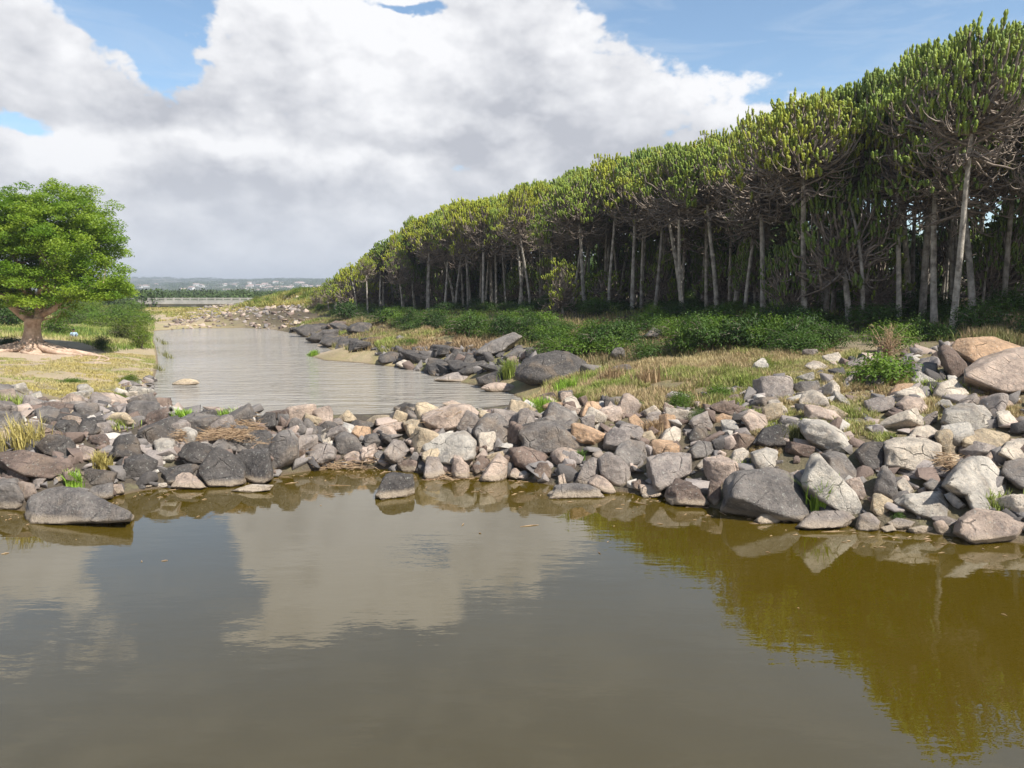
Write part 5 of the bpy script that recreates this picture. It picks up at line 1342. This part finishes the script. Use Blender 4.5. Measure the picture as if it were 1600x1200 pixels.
# single tufts one can point to
def tuft(px, py, hp, wp, tone, label, n=260, lean=.4, name="grass_tuft"):
    P, dep = hit(px, py); r = wp / FPX * dep; h = hp / FPX * dep
    rg = np.random.default_rng(int(px * 7 + py)); q = rg.normal(size=(n, 2)) * [.45 * r, .35 * r]
    tn = tone[None] * rg.uniform(.7, 1.25, (n, 1))
    loc = np.array([P[0], P[1], gz(P[0], P[1])])
    o = blades(name, P[0] + q[:, 0], P[1] + q[:, 1], h * rg.uniform(.45, 1.1, n), tn, 3, .008 + .00012 * dep, kind=None, zoff=max(0, P[2] - loc[2]) + .02, lean=lean, local=loc)
    tag(o, label, "grass tuft", "grass tufts growing between the boulders")
BR = np.array((.30, .46, .06))
for a in [(1282, 800, 52, 14, BR, "tall bright green reeds in front of the slanting plate of rock"), (1560, 800, 24, 34, LIME, "green grass patch under the grey-green boulder at the right edge"), (40, 700, 46, 34, GOLD, "tall yellow grass clump right of the cream wedge, left bank"),
          (160, 733, 26, 15, GOLD, "small yellow tuft above the squared grey block"), (116, 762, 24, 13, BR, "small vivid green tuft behind the large pointed slab"), (190, 668, 16, 22, LIME, "green tuft in front of the cream wedge-shaped rock"),
          (20, 640, 26, 30, LIME, "green grass patch at the left edge above the boulders"), (362, 660, 22, 18, BR, "bright green tuft on the lake side behind the reed heap"), (288, 657, 18, 16, BR, "bright grass at the lake side right of the pitted brown boulder"),
          (906, 722, 16, 8, GREEN, "tiny green tuft under the pale pink oval boulder"), (845, 640, 20, 24, BR, "vivid yellow-green grass at the lake's inner corner"), (1148, 730, 12, 22, LIME, "short grass in front of the pale cream block"), (885, 615, 26, 26, BR, "lush grass below the biggest dark outcrop"),
          (1020, 678, 22, 14, TAN, "dry tan grass beside the yellow-tan stone"), (490, 556, 9, 7, BR, "tiny vivid tuft on the tip of the sandy spit"), (1240, 690, 26, 20, OLIVE, "shaded grass under the leaning grey-white rock"), (1480, 618, 20, 40, LIME, "grass between the cream peaked rock and the pitted boulder"),
          (1445, 612, 20, 22, LIME, "bright grass left of the cream peaked rock"), (955, 600, 34, 24, TAN, "feathery tan grass clump beside the half-buried dark boulder"), (1010, 600, 30, 24, TAN, "second feathery tan clump, right of the half-buried dark boulder"), (745, 655, 16, 6, LIME, "few thin green reeds in the lake's inner corner"),
          (795, 590, 30, 12, LIME, "hanging grass between the dark lakeside outcrops"), (255, 538, 10, 14, OLIVE, "sparse reeds standing in the lake at its left shore"), (262, 560, 12, 14, OLIVE, "second patch of sparse reeds in the lake's left shallows"), (250, 580, 12, 10, OLIVE, "sparse reeds at the lake's left shore, nearest patch")]:
    n = 60 if 'sparse' in a[5] or 'few' in a[5] else 260
    tuft(*a, n=n)

# ------------------------------------------------------------------ seated person in the grass
def person(px, py):
    P, dep = hit(px, py)
    m_skin = mat_var("skin", (.16, .09, .06), (.2, .12, .08), 3, .6); m_blue = mat_var("light_blue_cloth", (.30, .42, .50), (.38, .50, .58), 4, .9); m_dark = mat_var("dark_hair", (.02, .017, .015), (.03, .025, .02), 9, .8); m_tr = mat_var("grey_trousers", (.10, .12, .14), (.15, .17, .19), 4, .9)
    def skin(name, pts, edges, radii, mat, parent=None):
        me = bpy.data.meshes.new(name); me.from_pydata(pts, edges, [])
        o = link(name, me, parent); md = o.modifiers.new('skin', 'SKIN'); me.skin_vertices or me.attributes
        for i, r in enumerate(radii): me.skin_vertices[0].data[i].radius = (r, r)
        me.skin_vertices[0].data[0].use_root = True
        o.modifiers.new('sub', 'SUBSURF').render_levels = 2
        me.materials.append(mat); return o
    bpy.ops.object.select_all(action='DESELECT')
    J = [(0, 0, .12), (0, .02, .35), (0, .0, .55), (0, -.02, .64), (0, -.03, .72), (0, -.04, .83),
         (.19, 0, .54), (.27, -.1, .34), (.20, -.30, .32), (.16, -.38, .33), (-.19, 0, .54), (-.27, -.1, .34), (-.20, -.30, .32), (-.16, -.38, .33),
         (.11, -.05, .12), (.2, -.42, .42), (.2, -.5, .05), (.2, -.66, .02), (-.11, -.05, .12), (-.2, -.42, .42), (-.2, -.5, .05), (-.2, -.66, .02)]
    E = [(0, 1), (1, 2), (2, 3), (3, 4), (4, 5), (2, 6), (6, 7), (7, 8), (8, 9), (2, 10), (10, 11), (11, 12), (12, 13), (0, 14), (14, 15), (15, 16), (16, 17), (0, 18), (18, 19), (19, 20), (20, 21)]
    Rr = [.14, .13, .14, .055, .085, .075, .06, .045, .035, .03, .06, .045, .035, .03, .09, .07, .05, .04, .09, .07, .05, .04]
    me = bpy.data.meshes.new("person"); me.from_pydata(J, E, [])
    body = link("person", me, loc=(P[0], P[1], gz(P[0], P[1]) + .05))
    body.modifiers.new('skin', 'SKIN')
    if not me.skin_vertices:
        bpy.context.view_layer.objects.active = body
        bpy.ops.object.modifier_remove(modifier='skin'); bpy.ops.object.modifier_add(type='SKIN')
    for i, r in enumerate(Rr): me.skin_vertices[0].data[i].radius = (r, r)
    me.skin_vertices[0].data[0].use_root = True
    body.modifiers.new('sub', 'SUBSURF').render_levels = 2
    me.materials.append(m_skin)
    body.rotation_euler = (0, 0, .5); body.scale = (.8, .8, .8)
    tag(body, "person in light blue sitting in the grass right of the old tree", "person")
    def shell(name, rings, mat, k=14):
        m = MB(); pts = np.array([r[:3] for r in rings]); rx = [r[3] for r in rings]
        m.tube(pts, rx, k); o = link(name, m.mesh(name, mat), body); return o
    shell("shirt", [(0, 0, .10, .17), (0, .01, .22, .175), (0, .02, .38, .175), (0, .0, .52, .185), (0, -.01, .60, .13), (0, -.02, .63, .075)], m_blue)
    for s in (1, -1): shell("sleeve", [(.13 * s, 0, .55, .085), (.2 * s, -.01, .52, .08), (.27 * s, -.1, .36, .065), (.25 * s, -.18, .33, .055)], m_blue, 8)
    for s in (1, -1): shell("trouser_leg", [(.08 * s, 0, .12, .12), (.15 * s, -.2, .28, .105), (.2 * s, -.42, .44, .085), (.2 * s, -.47, .25, .07), (.2 * s, -.5, .08, .06)], m_tr, 8)
    bm = bmesh.new(); bmesh.ops.create_uvsphere(bm, u_segments=14, v_segments=8, radius=.105); hm = bpy.data.meshes.new("hair")
    for v in bm.verts:
        if v.co.z < -.02: v.co.z = -.02 + (v.co.z + .02) * .3
    bm.to_mesh(hm); bm.free(); hm.materials.append(m_dark); h = link("hair", hm, body, loc=(0, -.02, .82))
person(116, 531)

rd = np.random.default_rng(8); fl = MB()
for _ in range(260):
    i = rd.integers(3, len(pool) - 6); a, b = pool[i], pool[i + 1]; q = a + (b - a) * rd.random(); r_ = rd.random() ** 2 * (1.2 if rd.random() < .8 else 5)
    x, y = q[0] + rd.normal() * .1, q[1] - .15 - r_; an = rd.uniform(0, 3.1); L = rd.uniform(.03, .16) if rd.random() < .85 else rd.uniform(.2, .5)
    d = np.array([math.cos(an), math.sin(an) * .5, 0]) * L / 2; p = np.array([x, y, .004])
    fl.tube([p - d, p + d * .1 + [0, 0, .004], p + d], [.003, rd.uniform(.005, .011), .003], 4, cap=False)
tag(link("floating_debris", fl.mesh("floating_debris", M_straw), color=(1, 1, 1)), kind='stuff')

# ------------------------------------------------------------------ bridge
def bridge():
    D = 150.0; A = at(212, 470, D); B = at(470, 470, D); zt = A[2] + .15
    root = bpy.data.objects.new("road_bridge", None); C.objects.link(root); root.location = (A[0], A[1], 0)
    tag(root, "long low concrete bridge across the far end of the valley", "bridge")
    L = B[0] - A[0]
    m = MB(); m.box((0, -2.2, zt - .75), (L, 2.2, zt - .35)); m.box((0, -1.9, zt - 1.2), (L, -1.5, zt - .752)); m.box((0, 1.5, zt - 1.2), (L, 1.9, zt - .752)); link("deck", m.mesh("deck", M_conc, smooth=False), root)
    m = MB()
    for y in (-2.1, 2.0):
        m.box((0, y, zt + .25), (L, y + .12, zt + .40)); m.box((0, y, zt - .10), (L, y + .12, zt + .05)); m.box((0, y, zt - .349), (L, y + .12, zt - .2))
        x = .1
        while x < L: m.box((x, y - .02, zt - .348), (x + .18, y + .14, zt + .45)); x += 1.6
    link("parapet", m.mesh("parapet", M_conc, smooth=False), root)
    for px in (253, 309, 363, 415):
        q = at(px, 470, D); x = q[0] - A[0]; g0 = gz(q[0], q[1])
        m = MB(); m.box((x - .35, -1.6, g0 - .5), (x + .35, 1.6, zt - 1.201)); m.box((x - .5, -2.0, zt - 1.2), (x + .5, 2.0, zt - .751) if False else (x + .5, -1.95, zt - .76)); link("pier", m.mesh("pier", M_conc, smooth=False), root)
bridge()

# ------------------------------------------------------------------ distant woods and town
def woods(name, spots, seed):
    rg = np.random.default_rng(seed); P, S = [], []
    for x, y, r, h in spots:
        n = 190; q = rg.normal(size=(n, 3)); q /= np.linalg.norm(q, axis=1)[:, None]; q *= (rg.random(n) ** .35)[:, None]
        g0 = float(ground(np.array([x]), np.array([y]))[0]) if y < 900 else float(hillz(np.array([x]), np.array([y]))[0])
        P.append(np.array([x, y, g0 + h * .5]) + q * [r, r, h * .55]); S.append(np.full(n, .55 * (r / 3) ** .7))
    P = np.concatenate(P); S = np.concatenate(S)
    V, F = leaf_faces(P, rg.normal(size=P.shape) + [0, -.4, .5], S * rg.uniform(.6, 1.4, len(S)), rg, .8)
    return tag(link(name, new_mesh(name, V, flat_quads=F, smooth=False, mats=[M_far])), kind='stuff')
rg = np.random.default_rng(50)
sp = []
for _ in range(190):
    d = rg.uniform(170, 330); px = rg.uniform(150, 560); p = at(px, 470, d); sp.append((p[0], p[1], rg.uniform(2, 4.5), rg.uniform(1.5, 3.6)))
for _ in range(36):
    d = rg.uniform(135, 180); px = rg.uniform(-60, 235); p = at(px, 470, d); sp.append((p[0], p[1], rg.uniform(2, 4), rg.uniform(2, 4.2)))
for _ in range(30):
    d = rg.uniform(154, 166); px = rg.uniform(215, 450); p = at(px, 470, d); sp.append((p[0], p[1], rg.uniform(1.5, 3), rg.uniform(1.2, 2.2)))
for _ in range(260):
    d = rg.uniform(380, 900); px = rg.uniform(130, 560); p = at(px, 470, d); sp.append((p[0], p[1], rg.uniform(5, 10), rg.uniform(2, 3.6)))
woods("distant_woods", sp, 3)
sp = []
for _ in range(230):
    t = rg.uniform(7, cum[-1]); b = fl_at(t); p = b + np.array([.87, .5]) * rg.uniform(14, 22); sp.append((p[0], p[1], rg.uniform(1.2, 2.2), rg.uniform(3.5, 7.5)))
woods("forest_thicket", sp, 5)
sp = []
for _ in range(420):
    y = rg.uniform(1000, 3000); x = (rg.uniform(120, 560) - 800) / FPX * y; sp.append((x, y, rg.uniform(8, 22), rg.uniform(5, 9)))
woods("hillside_woods", sp, 4)
for k in range(46):
    y = rg.uniform(1050, 1900); px = rg.choice([rg.uniform(215, 500), rg.uniform(380, 500)]); x = (px - 800) / FPX * y
    w_, d_, h_ = rg.uniform(6, 15), rg.uniform(6, 9), rg.uniform(3, 5.5)
    z0 = float(hillz(np.array([x]), np.array([y]))[0])
    root = bpy.data.objects.new("house", None); C.objects.link(root); root.location = (x, y, z0 - 1); root.rotation_euler = (0, 0, rg.uniform(-.6, .6))
    tag(root, "tiny pale house in the town scattered over the foot of the far hills", "house", "houses of the far town")
    m = MB(); m.box((-w_ / 2, -d_ / 2, 0), (w_ / 2, d_ / 2, h_ + 1)); link("wall", m.mesh("wall", M_wallw, smooth=False), root)
    m = MB(); a, b, hh = w_ / 2 + .5, d_ / 2 + .5, h_ + 1.01
    m.add([(-a, -b, hh), (a, -b, hh), (a, b, hh), (-a, b, hh), (-a, 0, hh + 1.8), (a, 0, hh + 1.8)], [(0, 1, 5, 4), (2, 3, 4, 5), (0, 4, 3), (1, 2, 5), (0, 3, 2, 1)]); link("roof", m.mesh("roof", M_roofr, smooth=False), root)

# ------------------------------------------------------------------ air: even pale haze in one closed box
hz = MB(); hz.box((-3700, -130, -4), (3700, 4500, 90))
mh = bpy.data.materials.new("haze"); mh.use_nodes = True; nt = mh.node_tree; nt.nodes.clear()
pv = nt.nodes.new('ShaderNodeVolumePrincipled'); om = nt.nodes.new('ShaderNodeOutputMaterial')
pv.inputs['Color'].default_value = (.84, .91, 1, 1); pv.inputs['Density'].default_value = .00036; pv.inputs['Anisotropy'].default_value = .2
nt.links.new(pv.outputs[0], om.inputs['Volume'])
ho = link("haze", hz.mesh("haze", mh, smooth=False)); tag(ho, kind='stuff')
